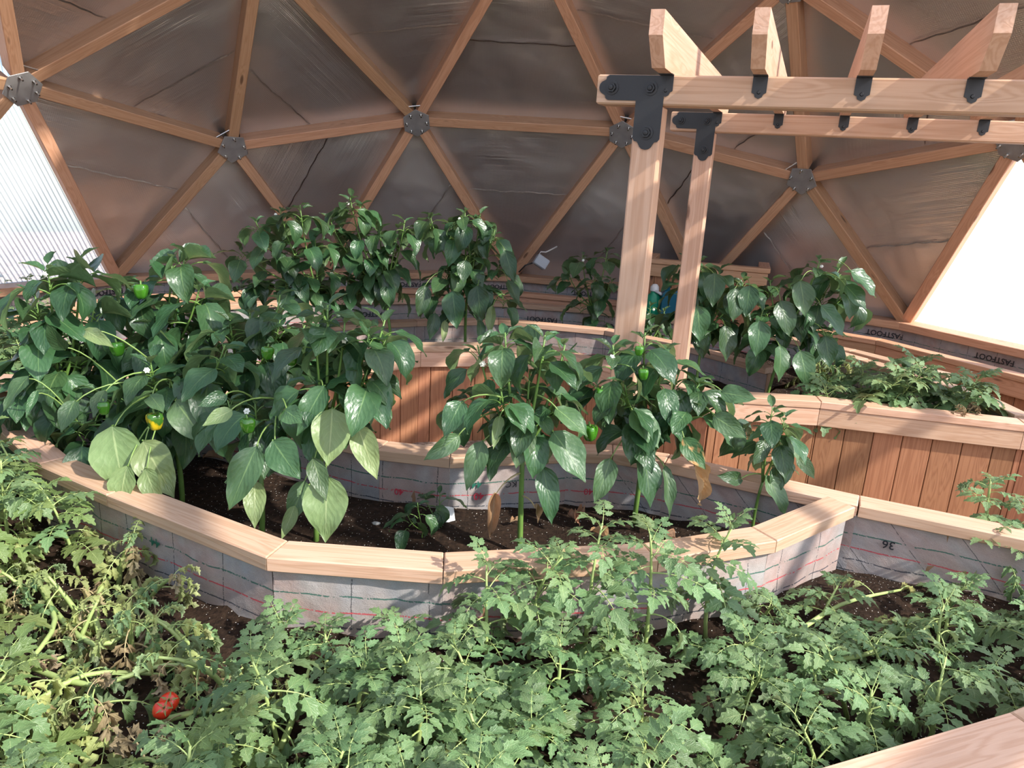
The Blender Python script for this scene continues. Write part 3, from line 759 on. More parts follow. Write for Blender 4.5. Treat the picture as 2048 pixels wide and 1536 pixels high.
# --- low front bed: pepper half-moon in the middle, tomatoes around it
LZ = 0.70; SOIL = 0.50
front = V2((-1.72, 2.40), (-1.36, 2.075), (-1.065, 1.905), (-0.545, 1.627), (-0.14, 1.612), (0.375, 1.72), (0.705, 1.855), (1.015, 2.10))
back = V2((1.95, 1.72), (1.50, 1.935), (1.075, 2.115), (0.54, 2.38), (0.36, 2.435), (0.20, 2.42), (-0.19, 2.315), (-0.42, 2.35), (-0.83, 2.53), (-1.25, 2.72), (-1.74, 2.72))
pepper_bed = thing('raised_bed', (0.0, 2.05, 0), 'half-moon raised bed with pale timber rim and printed film lining, planted with peppers', 'planter')
rail('rim_board', front, -0.045, 0.045, LZ-0.038, LZ, M_RAIL, pepper_bed)
left_end = [back[-1]+Vector((0.0, -0.047)), front[0]+Vector((0, 0.03))]
rail('rim_board', [Vector((-1.74, 2.70)), Vector((-1.745, 2.44))], -0.045, 0.045, LZ-0.0385, LZ-0.0005, M_RAIL, pepper_bed)
rail('rim_board', back[2:], -0.045, 0.045, LZ-0.0385, LZ-0.0005, M_RAIL, pepper_bed)
def wall_run(pts, o0, o1, z0, z1, parent, mat=M_DARKWOOD, name='side_board'):
    rail(name, pts, o0, o1, z0, z1, mat, parent)
wall_run(front, -0.018, 0.018, 0.0, LZ-0.0395, pepper_bed)
wall_run([Vector((-1.74, 2.70)), Vector((-1.745, 2.44))], -0.018, 0.018, 0.0, LZ-0.0395, pepper_bed)
wall_run(back[2:], -0.018, 0.018, 0.0, LZ-0.0395, pepper_bed)
outs = offset(front, -0.021); inns = offset(front, 0.021)
film_marks = []
for i in range(len(front)-1):
    mid = (front[i]+front[i+1])/2; d = (front[i+1]-front[i]).normalized(); right = Vector((d.y, -d.x))
    fo = film(outs[i], outs[i+1], 0.47, LZ-0.04, pepper_bed, right, amp=0.007, seed=3.3*i, u0=0.61*i, v0=0.0)
    film(inns[i], inns[i+1], 0.47, LZ-0.04, pepper_bed, -right, amp=0.007, seed=5.1*i, u0=0.37*i, v0=0.0)
    film_marks.append(fo)
bi = offset(back, 0.021)
back_films = []
for i in range(len(back)-1):
    d = (back[i+1]-back[i]).normalized(); left = Vector((-d.y, d.x))
    back_films.append((i, d, left))
    if i >= 2:
        fb = film(bi[i], bi[i+1], 0.47, LZ-0.04, pepper_bed, left, amp=0.009, seed=2.2*i, u0=0.43*i, v0=0.0, shear=(0.9 if i in (2, 3) else 0.0))
        if i == 5: lettering('44', fb, 0.09, 0.125, 0.036, M_GREENINK, bold=0.012); lettering('40', fb, 0.10, 0.083, 0.036, M_REDINK, bold=0.012); lettering('KC', fb, 0.21, 0.12, 0.03, M_INK)
        if i == 6: lettering('40', fb, 0.07, 0.083, 0.032, M_REDINK, bold=0.012)
        if i == 4: lettering('40', fb, 0.08, 0.083, 0.032, M_REDINK, bold=0.012)
        if i == 2: lettering('36', fb, 0.40, 0.11, 0.036, M_REDINK, bold=0.012)
fo = film_marks[2]
lettering('44', fo, 0.17, 0.132, 0.038, M_GREENINK, bold=0.012); lettering('40', fo, 0.12, 0.083, 0.038, M_REDINK, bold=0.012)
for k in range(5): lettering(('ATTACH', 'BATTEN', 'TO FORM', 'STAPLE', 'DOWN')[k] if False else 'ATTA', fo, 0.335+0.018*k, 0.06, 0.020, M_INK if k % 2 else M_REDINK, flip=False) if False else None
def soil_patch(name, outline, z, parent, seed, amp=0.012, extra=None):
    me = ground_poly(name, outline, z, M_SOIL, 0.05, amp, seed, extra=extra)
    o = put(name, me, Matrix.Translation((0, 0, z)), parent); o['kind'] = 'stuff'
    return o
inner = offset(front, 0.02) + [p for p in offset(back[2:], 0.02)]
soil_patch('soil', inner, SOIL, pepper_bed, 1, extra=lambda p: 0.02*max(0, 1-abs(p.y-2.05)/0.3))

tomato_bed = thing('raised_bed', (0.3, 1.25, 0), 'low outer raised bed full of tomato plants, wrapping the half-moon pepper bed', 'planter')
near = V2((1.95, 1.62), (0.98, 1.128), (0.30, 0.858), (-0.35, 0.70), (-1.10, 0.80), (-1.85, 1.30), (-2.25, 1.80))                    # rim beside the camera, from the right round to the left
rail('rim_board', back[:3], -0.045, 0.045, LZ-0.0385, LZ-0.0005, M_RAIL, tomato_bed)
rail('rim_board', near, -0.06, 0.06, LZ-0.038, LZ, M_RAIL, tomato_bed)
wall_run(back[:3], -0.018, 0.018, 0.0, LZ-0.0395, tomato_bed)
wall_run(near, -0.018, 0.018, 0.0, LZ-0.0395, tomato_bed)
for i in (0, 1):
    d = (back[i+1]-back[i]).normalized(); left = Vector((-d.y, d.x))
    fb = film(bi[i], bi[i+1], 0.47, LZ-0.04, tomato_bed, left, amp=0.010, seed=2.2*i+40, u0=0.43*i, shear=0.9)
    if i == 1: lettering('36', fb, 0.10, 0.12, 0.036, M_INK, bold=0.012); lettering('MENARDS', fb, 0.27, 0.06, 0.028, M_INK, bold=0.012) if False else None
out2 = [Vector((-2.05, 3.0)), Vector((-1.76, 2.76))] + offset(front, -0.02) + [p for p in reversed(offset(back[:3], 0.02))] + [p for p in offset(near, -0.0)]
soil_patch('soil', [Vector((-1.80, 2.78))] + [Vector((-1.775, 2.42))] + offset(front, -0.02)[1:] + list(reversed(offset(back[:3], 0.02)))[1:] + near + [Vector((-2.25, 2.3)), Vector((-2.25, 2.8))], SOIL-0.01, tomato_bed, 2, amp=0.02)
rail('rim_board', [near[-1], Vector((-2.30, 2.35)), Vector((-2.30, 2.83)), Vector((-1.82, 2.83))], -0.045, 0.045, LZ-0.038, LZ, M_RAIL, tomato_bed)
wall_run([near[-1], Vector((-2.30, 2.35)), Vector((-2.30, 2.83)), Vector((-1.82, 2.83))], -0.018, 0.018, 0.0, LZ-0.0395, tomato_bed)

# --- plank-sided bed across the path (pergola bed)
AZ_ = 0.60
wallA = V2((2.75, 3.27), (2.39, 3.35), (1.51, 3.54), (0.985, 3.55), (0.60, 3.93), (0.21, 4.31), (-0.165, 4.31), (-0.547, 4.215), (-0.884, 3.94), (-1.20, 3.66), (-1.45, 3.25), (-2.08, 3.20))
ringA = V2((2.80, 3.10), (2.47, 3.47), (2.46, 3.83), (2.14, 4.49), (2.0, 4.75), (1.62, 4.35), (1.459, 4.143), (1.071, 4.634), (0.614, 4.964), (0.14, 5.05), (-0.122, 5.115), (-0.668, 4.907), (-1.30, 4.55), (-1.80, 4.05), (-2.05, 3.45), (-2.1, 3.25))
bedA = thing('raised_bed', (0.0, 4.5, 0), 'waist-high cedar plank bed curving round the centre of the greenhouse, tall peppers growing in it', 'planter')
rail('cap_board', wallA, -0.07, 0.035, AZ_-0.036, AZ_, M_RAIL, bedA)
rail('fascia_board', wallA, 0.004, 0.030, AZ_-0.126, AZ_-0.0375, M_RAIL, bedA)
planks(wallA, -0.008, 0.019, 0.0, AZ_-0.0385, M_PLANK, bedA)
wall_run(wallA, -0.045, -0.020, 0.0, AZ_-0.0385, bedA)
R1 = ringA[6:]; R2 = ringA[1:5]
rail('rim_board', R1, -0.045, 0.045, AZ_-0.036, AZ_, M_RAIL, bedA)
rail('rim_board', R2, -0.045, 0.045, AZ_-0.036, AZ_, M_RAIL, bedA)
wall_run(R1, -0.018, 0.018, 0.0, AZ_-0.0385, bedA); wall_run(R2, -0.018, 0.018, 0.0, AZ_-0.0385, bedA)
for pl in (R1, R2):
    io = offset(pl, 0.021)
    for i in range(len(pl)-1):
        d = (pl[i+1]-pl[i]).normalized(); left = Vector((-d.y, d.x))
        film(io[i], io[i+1], 0.28, AZ_-0.04, bedA, left, amp=0.005, seed=7.7*i+len(pl), u0=0.3*i, v0=-0.06)
solA = [Vector((2.43, 3.42))] + offset(wallA[2:], -0.03) + list(reversed(ringA[6:])) + [Vector((1.62, 4.35)), Vector((2.0, 4.73)), Vector((2.13, 4.47)), Vector((2.45, 3.82))]
soil_patch('soil', solA, 0.42, bedA, 3, amp=0.02)

# --- second bed behind it, sharing its rim
r2 = [polar(2.97, a) for a in (62, 50, 38, 26, 12, 0, -12, -26, -38, -50, -62, -74, -83)]
bedB = thing('raised_bed', (0.1, 5.4, 0), 'narrow raised bed with film lining behind the plank bed, low leafy seedlings in it', 'planter')
r2e = [r2[-1]+Vector((0.05, -0.01)), Vector((-2.15, 3.18))]
rail('rim_board', r2e, -0.045, 0.045, AZ_-0.037, AZ_-0.001, M_RAIL, bedB); wall_run(r2e, -0.018, 0.018, 0.0, AZ_-0.0385, bedB)
rail('rim_board', r2, -0.045, 0.045, AZ_-0.036, AZ_, M_RAIL, bedB)
wall_run(r2, -0.018, 0.018, 0.0, AZ_-0.0385, bedB)
io = offset(r2, 0.021)
for i in range(len(r2)-1):
    d = (r2[i+1]-r2[i]).normalized(); left = Vector((-d.y, d.x))
    fb = film(io[i], io[i+1], 0.30, AZ_-0.04, bedB, left, amp=0.003, seed=9.1*i, u0=0.3*i, v0=-0.06)
    if i in (3, 4, 6): lettering('FASTFOOT', fb, 0.30, 0.19, 0.05, M_INK, bold=0.02)
soil_patch('soil', list(reversed(offset(r2, 0.02))) + [Vector((2.1, 4.62)), Vector((2.03, 4.80)), Vector((1.62, 4.40)), Vector((1.47, 4.20))] [::-1][::-1] + [p+Vector((0.0, 0.03)) for p in ringA[7:13]] , 0.42, bedB, 4, amp=0.02) if False else None
sb = list(reversed(offset(r2, 0.0))) + [Vector((2.05, 4.82)), Vector((1.60, 4.42)), Vector((1.46, 4.20)), Vector((1.09, 4.66)), Vector((0.62, 4.99)), Vector((0.14, 5.08)), Vector((-0.12, 5.14)), Vector((-0.68, 4.94)), Vector((-1.32, 4.58)), Vector((-1.82, 4.07)), Vector((-2.07, 3.46)), Vector((-2.12, 3.20))]
soil_patch('soil', sb, 0.42, bedB, 4, amp=0.02)

# --- perimeter bed under the dome sill
PZ = 0.60
per = [q for q in ring_pts(3.50)]
pidx = [i for i in range(15) if abs(north_az(Vector((per[i].x, per[i].y, 0)))) < 118]
perim = [per[i] for i in pidx]
bedP = thing('raised_bed', (0.0, 6.3, 0), 'cedar plank perimeter bed running below the dome sill', 'planter')
_sgn = 1 if (Vector((-(perim[1]-perim[0]).y, (perim[1]-perim[0]).x))).dot(D2-perim[0]) > 0 else -1
rail('cap_board', perim, -0.05, 0.045, PZ-0.036, PZ, M_STRUT, bedP)
rail('fascia_board', perim, 0.004 if _sgn > 0 else -0.030, 0.030 if _sgn > 0 else -0.004, PZ-0.136, PZ-0.0375, M_STRUT, bedP)
planks(perim, -0.008*_sgn, 0.019, 0.0, PZ-0.0385, M_PLANK, bedP, rnd=random.Random(8))
wall_run(perim, *((-0.045, -0.020) if _sgn > 0 else (0.020, 0.045)), 0.0, PZ-0.0385, bedP)
po = [RING[i] + (D2-RING[i]).normalized()*0.02 for i in pidx]
soil_patch('soil', offset(perim, -0.02*_sgn) + list(reversed(po)), 0.42, bedP, 5, amp=0.02)

# --- plank-clad water tank beside the dome wall
tk = thing('water_tank', (1.3, 5.75, 0), 'tall square cedar-clad tank standing by the foil wall behind the pergola', 'tank')
t0, t1 = at(1298, 516, 1.0), at(1530, 536, 1.0)
tx = (t1-t0).to_2d().normalized(); ty = Vector((-tx.y, tx.x))
TL = [Vector(t0.xy)+ty*0.42, Vector(t0.xy), Vector(t1.xy), Vector(t1.xy)+ty*0.42]
TLr = list(reversed(TL))
rail('cap_board', TLr, -0.04, 0.04, 0.965, 1.0, M_STRUT, tk)
rail('fascia_board', TLr, 0.004, 0.028, 0.87, 0.9635, M_STRUT, tk)
planks(TLr, -0.008, 0.019, 0.0, 0.963, M_PLANK, tk, width=0.10)
wall_run(TLr, -0.045, -0.020, 0.0, 0.963, tk)

# ------------------------------------------------------------------ pergola
RAF_AZ = math.radians(20.2)
ey = Vector((math.sin(RAF_AZ), math.cos(RAF_AZ), 0)); ex = Vector((ey.y, -ey.x, 0)); ez = Vector((0, 0, 1))
perg = thing('pergola', (0.9, 3.0, 0), 'timber pergola with four-by-four posts, black corner brackets and slanted-end rafters', 'pergola')
YF = 2.50; PW = 0.088
pf = at_y(1289, 300, YF)                           # on the front post's face
bt = at_y(1345, 152, YF).z; bb = bt-0.088
FO = Vector((pf.x, pf.y, 0))                       # front post, middle of its front face
DEP = 1.38
def pg(u, v, z): return FO + ex*u + ey*v + ez*z    # pergola axes: u along the beams, v away from the front face
BL = 2.75
left_u = PW/2-0.214
for v, l0 in ((0.0, left_u), (DEP, left_u)):
    board('beam', pg(l0, v+PW/2, bb+0.044), pg(l0+BL, v+PW/2, bb+0.044), PW, 0.088, M_POST, perg, c=0.005)
posts = []
for v, zb in ((0.0, 0.0), (DEP, 0.0)):
    for u in (0.0, BL-0.25):
        po_ = pg(u, v+PW/2, 0)
        me = chamfer_prism('post', [(0, -PW/2), (bb-0.001, -PW/2), (bb-0.001, PW/2), (0, PW/2)], -PW/2, PW/2, M_POST, 0.005)
        put('post', me, frame((po_.x, po_.y, 0), (0, 0, 1), ey, -ex) , perg)
def bracket(u0, v, sgn=1, s=1.0):
    """black L plate with scalloped ends and three bolts; u0 = left edge of the plate"""
    W = 0.074; VW = 0.086
    out = []
    def scallop(c, ax, d, half):                   # small ogee end: shoulder, notch, round nose
        px = Vector((-ax.y, ax.x))
        pts_ = [(-half, 0), (-half*0.86, 0.008), (-half*0.64, 0.010), (-half*0.54, 0.016)]
        for k in range(1, 6):
            a = PI*(1-k/6); pts_.append((math.cos(a)*half*0.5, 0.016+math.sin(a)*half*0.4))
        pts_ += [(half*0.54, 0.016), (half*0.64, 0.010), (half*0.86, 0.008), (half, 0)]
        return [c - px*q[0]*d + ax*q[1] for q in pts_]
    # outline in (u, z), corner at the top right of the post
    top, right = bt-0.002, u0+0.208
    a1, a2 = u0, top-W
    left_end_ = scallop(Vector((u0+0.032, top-W/2)), Vector((-1, 0)), -1, W/2)
    bot_end = scallop(Vector((right-VW/2, top-0.186)), Vector((0, -1)), -1, VW/2)
    poly = [Vector((right, top))] + left_end_ + [Vector((right-VW, top-W))] + bot_end
    ar = sum(poly[i].cross(poly[(i+1) % len(poly)]) if False else poly[i].x*poly[(i+1) % len(poly)].y-poly[i].y*poly[(i+1) % len(poly)].x for i in range(len(poly)))
    if ar < 0: poly.reverse()
    m = MB(); n = len(poly)
    m.v = [(p.x, p.y, 0.0) for p in poly] + [(p.x, p.y, 0.004) for p in poly]
    m.f = [tuple(range(n-1, -1, -1)), tuple(n+i for i in range(n))] + [(i, (i+1) % n, n+(i+1) % n, n+i) for i in range(n)]
    m.m = [0]*len(m.f)
    M = frame(FO + ey*(v-0.0005), ex, ez, -ey)
    br = put('corner_bracket', m.mesh('corner_bracket', M_BLACK), M, perg)
    for bu, bz in ((u0+0.042, top-W/2), (right-VW/2, top-W/2), (right-VW/2, top-0.168)):
        bo = MB()
        bo.lathe([(0.0, 0.004), (0.022, 0.004), (0.022, 0.007), (0.015, 0.0075)], 16)
        bo.tube([(0, 0, 0.007), (0, 0, 0.016)], [0.015, 0.015], 6); bo.lathe([(0.009, 0.016), (0.007, 0.021), (0.0, 0.022)], 10)
        put('bolt', bo.mesh('bolt', M_BLACK), M @ Matrix.Translation((bu, bz, 0)), br)
bracket(PW/2-0.208, 0.0); bracket(PW/2-0.208, DEP)
RH, RWID = 0.140, 0.039
for k, px in enumerate((1333, 1520, 1727, 1950, 2190)):
    u = (at_y(px, 165, YF)-FO)
    # where that pixel's ray meets the beam's front face
    d = ray(px, 168); tt = (FO-CAM).dot(ey)/d.dot(ey); u = (CAM+d*tt-FO).dot(ex)
    v0, v1 = -0.235, DEP+0.30
    prof = [(v0, bt+RH), (v0, bt+0.075), (v0+0.085, bt+0.001), (v1-0.085, bt+0.001), (v1, bt+0.075), (v1, bt+RH)]
    m = MB(); n = len(prof)
    for s in (-RWID/2, RWID/2): m.v += [(p[0]-v0, s, p[1]-bt) for p in prof]
    m.f = [tuple(range(n)), tuple(2*n-1-i for i in range(n))] + [((i+1) % n, i, n+i, n+(i+1) % n) for i in range(n)]
    m.m = [0]*len(m.f)
    put('rafter', m.mesh('rafter', M_POST), frame(FO+ex*u+ey*v0+ez*bt, ey, -ex, ez), perg)
    for v in (0.0, DEP):                            # folded rafter clips on the beam faces
        cm = MB(); w = 0.021; pts_ = [(-w, 0.002), (-w, -0.046), (-w*0.6, -0.05), (-w*0.5, -0.058), (0, -0.063), (w*0.5, -0.058), (w*0.6, -0.05), (w, -0.046), (w, 0.002)]
        n = len(pts_); cm.v = [(p[0], p[1], 0.0) for p in pts_] + [(p[0], p[1], 0.003) for p in pts_]
        cm.f = [tuple(range(n)), tuple(2*n-1-i for i in range(n))] + [((i+1) % n, i, n+i, n+(i+1) % n) for i in range(n)]
        cm.m = [0]*len(cm.f)
        cm.box(-w, w, -0.0015, 0.0015, 0.0, 0.03)
        cm.tube([(0, -0.045, 0.003), (0, -0.045, 0.007)], [0.006, 0.004], 8)
        put('rafter_clip', cm.mesh('rafter_clip', M_BLACK), frame(FO+ex*u+ey*(v-0.0008)+ez*bt, ex, ez, -ey), perg)
# ------------------------------------------------------------------ leaf meshes
def pepper_leaf(name, W=0.56, droop=0.8, fold=0.25, wave=0.03, pet=0.32, petup=0.5, mats=None, ph=0.0, curl=0.0, nv=10, nu=6, tipdry=False):
    """blade one unit long behind a petiole; base at the origin, growing along +Y, upper side +Z"""
    m = MB(); uvs = []
    # petiole: arcs out from the stem
    pts = []; ang = petup; p = Vector((0, 0, 0))
    for k in range(5):
        pts.append(p.copy()); p = p + Vector((0, math.cos(ang), math.sin(ang)))*(pet/4); ang -= petup*0.35
    pts_end = pts[-1]
    m.tube(pts, [0.020, 0.016, 0.014, 0.013, 0.012], 5, 1)
    uvs += [(0.5, 0.0)]*len(m.v)
    a0 = ang; q = pts_end.copy(); cl = []
    for j in range(nv+1):
        t = j/nv; a = a0 - droop*(t**0.9)
        cl.append((q.copy(), a)); q = q + Vector((0, math.cos(a), math.sin(a)))/nv
    base = len(m.v)
    for j in range(nv+1):
        t = j/nv; c, a = cl[j]
        w = W*0.5*(math.sin(PI*min(1, t**0.72)))**0.85*(1.0-0.18*t)
        if t > 0.8: w *= 1-0.35*(t-0.8)/0.2
        if j == 0: w = 0.012
        if j == nv: w = 0.002
        up = Vector((0, -math.sin(a), math.cos(a)))
        for i in range(nu+1):
            u = i/nu*2-1
            z = fold*abs(u)*w + wave*math.sin(t*11+ph+(2.0 if u > 0 else 0))*abs(u)**1.5 + 0.012*math.sin(t*23+ph*2+u*4)*abs(u)
            x = u*w
            if curl: z += curl*(u*u)*w; x *= 1-0.18*curl*abs(u)
            v = c + Vector((x, 0, 0)) + up*z
            m.v.append(tuple(v)); uvs.append((0.5+u*0.5, t))
    for j in range(nv):
        for i in range(nu):
            k = base+j*(nu+1)+i
            m.f.append((k, k+1, k+nu+2, k+nu+1)); m.m.append(0)
    me = m.mesh(name, mats, smooth=True, uvs=uvs)
    return me, pts_end, q
PEP = [M_LEAF, M_STEM]
LEAF_UP = [pepper_leaf('leaf', 0.52, 0.5, 0.35, 0.02, 0.22, 0.3, PEP, p_, 0.25)[0] for p_ in (0, 2)]
LEAF_MID = [pepper_leaf('leaf', 0.66, d_, 0.20, 0.035, 0.34, 0.6, PEP, p_)[0] for p_, d_ in ((0, 0.35), (1.3, 0.85), (2.6, 0.55), (4.1, 1.05))]
LEAF_DROOP = [pepper_leaf('leaf', 0.66, d_, 0.26, 0.04, 0.42, 0.7, PEP, p_, 0.15)[0] for p_, d_ in ((0.5, 1.4), (1.9, 1.8), (3.3, 1.2))]
LEAF_CUP = [pepper_leaf('leaf', 0.80, 0.5, 0.45, 0.02, 0.25, 0.3, PEP, p_, 0.7)[0] for p_ in (0.4, 2.2)]
HANG = {}
for key, mt in (('green', M_LEAF), ('sage', M_LEAFSAGE), ('pale', M_LEAFPALE), ('half', M_LEAFHALF), ('dry', M_LEAFDRY)):
    HANG[key] = [pepper_leaf('leaf', 0.60 if key != 'dry' else 0.30, 0.35, 0.16 if key != 'dry' else 1.1, 0.035 if key != 'dry' else 0.12, 0.02, 0.0, [mt, M_STEM if key != 'dry' else M_DRYSTEM], p_, 0.1 if key != 'dry' else 1.2, nv=12) for p_ in (0.2, 2.4)]

def leaflet(m, uvs, org, fwd, side, up, L, W, fold, droop, curl, rnd, nseg=8):
    """one toothed leaflet"""
    b = len(m.v); q = Vector(org); rows = []
    for j in range(nseg+1):
        t = j/nseg; a = -droop*t
        d = fwd*math.cos(a) + up*math.sin(a); n = up*math.cos(a) - fwd*math.sin(a)
        w = W*0.5*(math.sin(PI*t**0.66))**0.85*(1.08-0.42*t)
        w *= 1.20 if j % 2 else 0.82
        if j == 0: w = 0.02*W
        if j == nseg: w = 0.01*W
        lobe = d*(0.05*L if j % 2 else 0)
        zz = fold*w; cz = curl*w
        m.v += [tuple(q - side*w*(1-0.3*abs(curl)) + n*(zz+cz) + lobe), tuple(q), tuple(q + side*w*(1-0.3*abs(curl)) + n*(zz+cz) + lobe)]
        uvs += [(0.0, t), (0.5, t), (1.0, t)]
        q = q + d*(L/nseg)
    for j in range(nseg):
        k = b+j*3
        m.f += [(k, k+1, k+4, k+3), (k+1, k+2, k+5, k+4)]; m.m += [0, 0]
def tomato_frond(name, mats, seed, pairs=3, droop=0.8, wilt=0.0, small=False):
    """compound leaf, about one unit long, along +Y"""
    rnd = random.Random(seed); m = MB(); uvs = []
    pts = []; a = 0.35 if not wilt else 0.1; p = Vector((0, 0, 0)); n = 8; dirs = []
    sw = rnd.uniform(-0.25, 0.25)
    for k in range(n+1):
        pts.append(p.copy()); d = Vector((math.sin(sw*k/n), math.cos(a), math.sin(a))).normalized(); dirs.append(d)
        p = p + d*(0.86/n); a -= (droop+wilt*1.1)/n
    m.tube(pts, [0.016-0.010*k/n for k in range(n+1)], 4, 1, cap=False); uvs += [(0.5, 0)]*len(m.v)
    def frame_at(t):
        f = t*n; i = min(n-1, int(f)); c = pts[i].lerp(pts[i+1], f-i); d = dirs[i]
        s = d.cross(Vector((0, 0, 1))).normalized(); u = s.cross(d)
        return c, d, s, u
    ts = [0.34+0.52*k/(pairs-1) for k in range(pairs)] if pairs > 1 else [0.5]
    for k, t in enumerate(ts):
        c, d, s, u = frame_at(t)
        for sg in (-1, 1):
            L = (0.37-0.04*abs(k-1))*rnd.uniform(0.85, 1.15)*(0.8 if wilt else 1)
            f = (d*rnd.uniform(0.35, 0.7) + s*sg*0.9 + u*rnd.uniform(-0.25, 0.15) - Vector((0, 0, wilt*0.8))).normalized()
            sd = f.cross(u).normalized(); uu = sd.cross(f)
            st = c + f*0.05
            m.tube([c, st], [0.007, 0.006], 3, 1, cap=False); uvs += [(0.5, 0)]*(len(m.v)-len(uvs))
            leaflet(m, uvs, st, f, sd, uu, L, L*rnd.uniform(0.56, 0.70)*(0.75 if wilt else 1), rnd.uniform(0.15, 0.4)+wilt*0.6, rnd.uniform(0.4, 0.9)+wilt*0.9, rnd.uniform(-0.1, 0.25)+wilt*0.8, rnd)
        if k < pairs-1:                              # small leaflets in between
            c2, d2, s2, u2 = frame_at(t+0.13)
            for sg in (-1, 1):
                f = (d2*0.4+s2*sg-Vector((0, 0, wilt*0.5))).normalized(); sd = f.cross(u2).normalized()
                leaflet(m, uvs, c2, f, sd, sd.cross(f), 0.13, 0.10, 0.3, 0.6, 0.1, rnd, nseg=4)
    c, d, s, u = frame_at(0.999)
    leaflet(m, uvs, c, d, s, u, 0.42*(0.8 if wilt else 1), 0.27*(0.75 if wilt else 1), 0.25+wilt*0.5, 0.6+wilt*0.8, 0.1+wilt*0.6, rnd, nseg=8)
    return m.mesh(name, mats, smooth=True, uvs=uvs)
TOM = [M_TLEAF, M_TSTEM]; TOMD = [M_TLEAFD, M_TSTEM]; TOMY = [M_TLEAFY, M_TSTEM]; TOMX = [M_TDRY, M_DRYSTEM]
FROND = [tomato_frond('leaf', TOM, 10+k, 3, 0.7+0.15*k) for k in range(5)]
FROND_L = [tomato_frond('leaf', [M_TLEAFL, M_TSTEM], 110+k, 3, 0.7+0.2*k) for k in range(4)]
FROND_D = [tomato_frond('leaf', TOMD, 30+k, 3, 0.8+0.2*k) for k in range(4)]
FROND_W = [tomato_frond('leaf', TOM, 50+k, 3, 1.0, wilt=0.8) for k in range(3)]
FROND_Y = [tomato_frond('leaf', TOMY, 70+k, 3, 1.0, wilt=0.35+0.35*k) for k in range(3)]
FROND_X = [tomato_frond('leaf', TOMX, 90+k, 3, 1.2, wilt=1.1) for k in range(2)]

def leaf_at(root, me, p, az, pitch, roll, s, name='leaf'):
    o = bpy.data.objects.new(name, me); COL.objects.link(o); o.parent = root
    loc = Vector(p) - WORLD[root.name].translation
    R = Matrix.Rotation(-az, 4, 'Z') @ Matrix.Rotation(pitch, 4, 'X') @ Matrix.Rotation(roll, 4, 'Y')
    o.matrix_basis = Matrix.Translation(loc) @ R @ Matrix.Diagonal((s, s, s, 1))
    WORLD[o.name] = WORLD[root.name] @ o.matrix_basis
    return o
def hang_leaf(root, kind, p0, p1, twist=0.0, width=1.0, k=0, face=None):
    """a single leaf stretched from its stalk point p0 to its tip p1, upper side turned towards the light"""
    me, b0, b1 = HANG[kind][k % 2]
    p0, p1 = Vector(p0), Vector(p1)
    d = p1-p0; L = d.length; y = d/L
    nrm = Vector(face) if face else Vector((0.1, -0.85, 0.5))
    nrm = (nrm - y*nrm.dot(y)).normalized(); x = y.cross(nrm)
    nrm = Matrix.Rotation(twist, 3, y) @ nrm; x = y.cross(nrm)
    chord = (b1-Vector((0, 0, 0))); lc = chord.length; tilt = math.atan2(chord.z, chord.y)
    s = L/lc
    M = frame(p0, x, y, nrm) @ Matrix.Rotation(-tilt, 4, 'X') @ Matrix.Diagonal((s*width, s, s, 1))
    lf = put('leaf', me, M, root)
    if root.name in STEMS:                          # stalk from the nearest stem, arching over into the blade
        c = min(STEMS[root.name], key=lambda q: (q-p0).length + (0.06 if q.z < p0.z-0.02 else 0))
        if (c-p0).length > 0.012:
            mid = (c+p0)/2 + Vector((0, 0, 0.25*(c-p0).length)) + (p0-c)*0.15
            pt = MB(); pt.tube(curve_pts(c, mid, p0 + y*0.012, 7), [0.0028, 0.0026, 0.0024, 0.0022, 0.002, 0.0019, 0.0018], 6)
            put('leaf_stalk', pt.mesh('leaf_stalk', M_DRYSTEM if kind == 'dry' else M_STALK, smooth=True), Matrix.Identity(4), root)
    return lf
def curve_pts(a, b, c, n=7):
    a, b, c = Vector(a), Vector(b), Vector(c)
    return [a*(1-t)**2 + b*2*t*(1-t) + c*t*t for t in [k/(n-1) for k in range(n)]]
STEMS = {}
FLOWER = None
def flower_mesh():
    m = MB()
    for k in range(6):
        a = 2*PI*k/6; c, s = math.cos(a), math.sin(a); px, py = -s, c
        m.add([(0, 0, 0), (c*0.006+px*0.004, s*0.006+py*0.004, 0.001), (c*0.010, s*0.010, -0.002), (c*0.006-px*0.004, s*0.006-py*0.004, 0.001)], [(0, 3, 2, 1)])
    m.tube([(0, 0, -0.008), (0, 0, 0.006)], [0.002, 0.003], 5)
    return m.mesh('flower', M_PETAL, smooth=True)
FLOWER = flower_mesh()
def bell(name, mat):
    m = MB()
    prof = [(0.0, 0.80), (0.22, 0.84), (0.42, 0.90), (0.62, 0.86), (0.76, 0.70), (0.80, 0.42), (0.74, 0.05), (0.62, -0.35), (0.46, -0.62), (0.30, -0.70), (0.12, -0.64), (0.0, -0.60)]
    m.lathe(prof, 20, 0, mod=lambda a, z: 1.0-0.14*abs(math.cos(2*a))**6 - 0.05*math.cos(4*a))
    m.tube([(0, 0, 0.78), (0.02, 0, 1.0), (0.08, 0.03, 1.28)], [0.16, 0.09, 0.10], 7, 1)
    return m.mesh(name, [mat, M_STEM], smooth=True)
BELL = bell('pepper_fruit', M_FRUIT); BELLD = bell('pepper_fruit', M_FRUIT); BELLY = bell('pepper_fruit', M_FRUITY)
GA = 2.399963
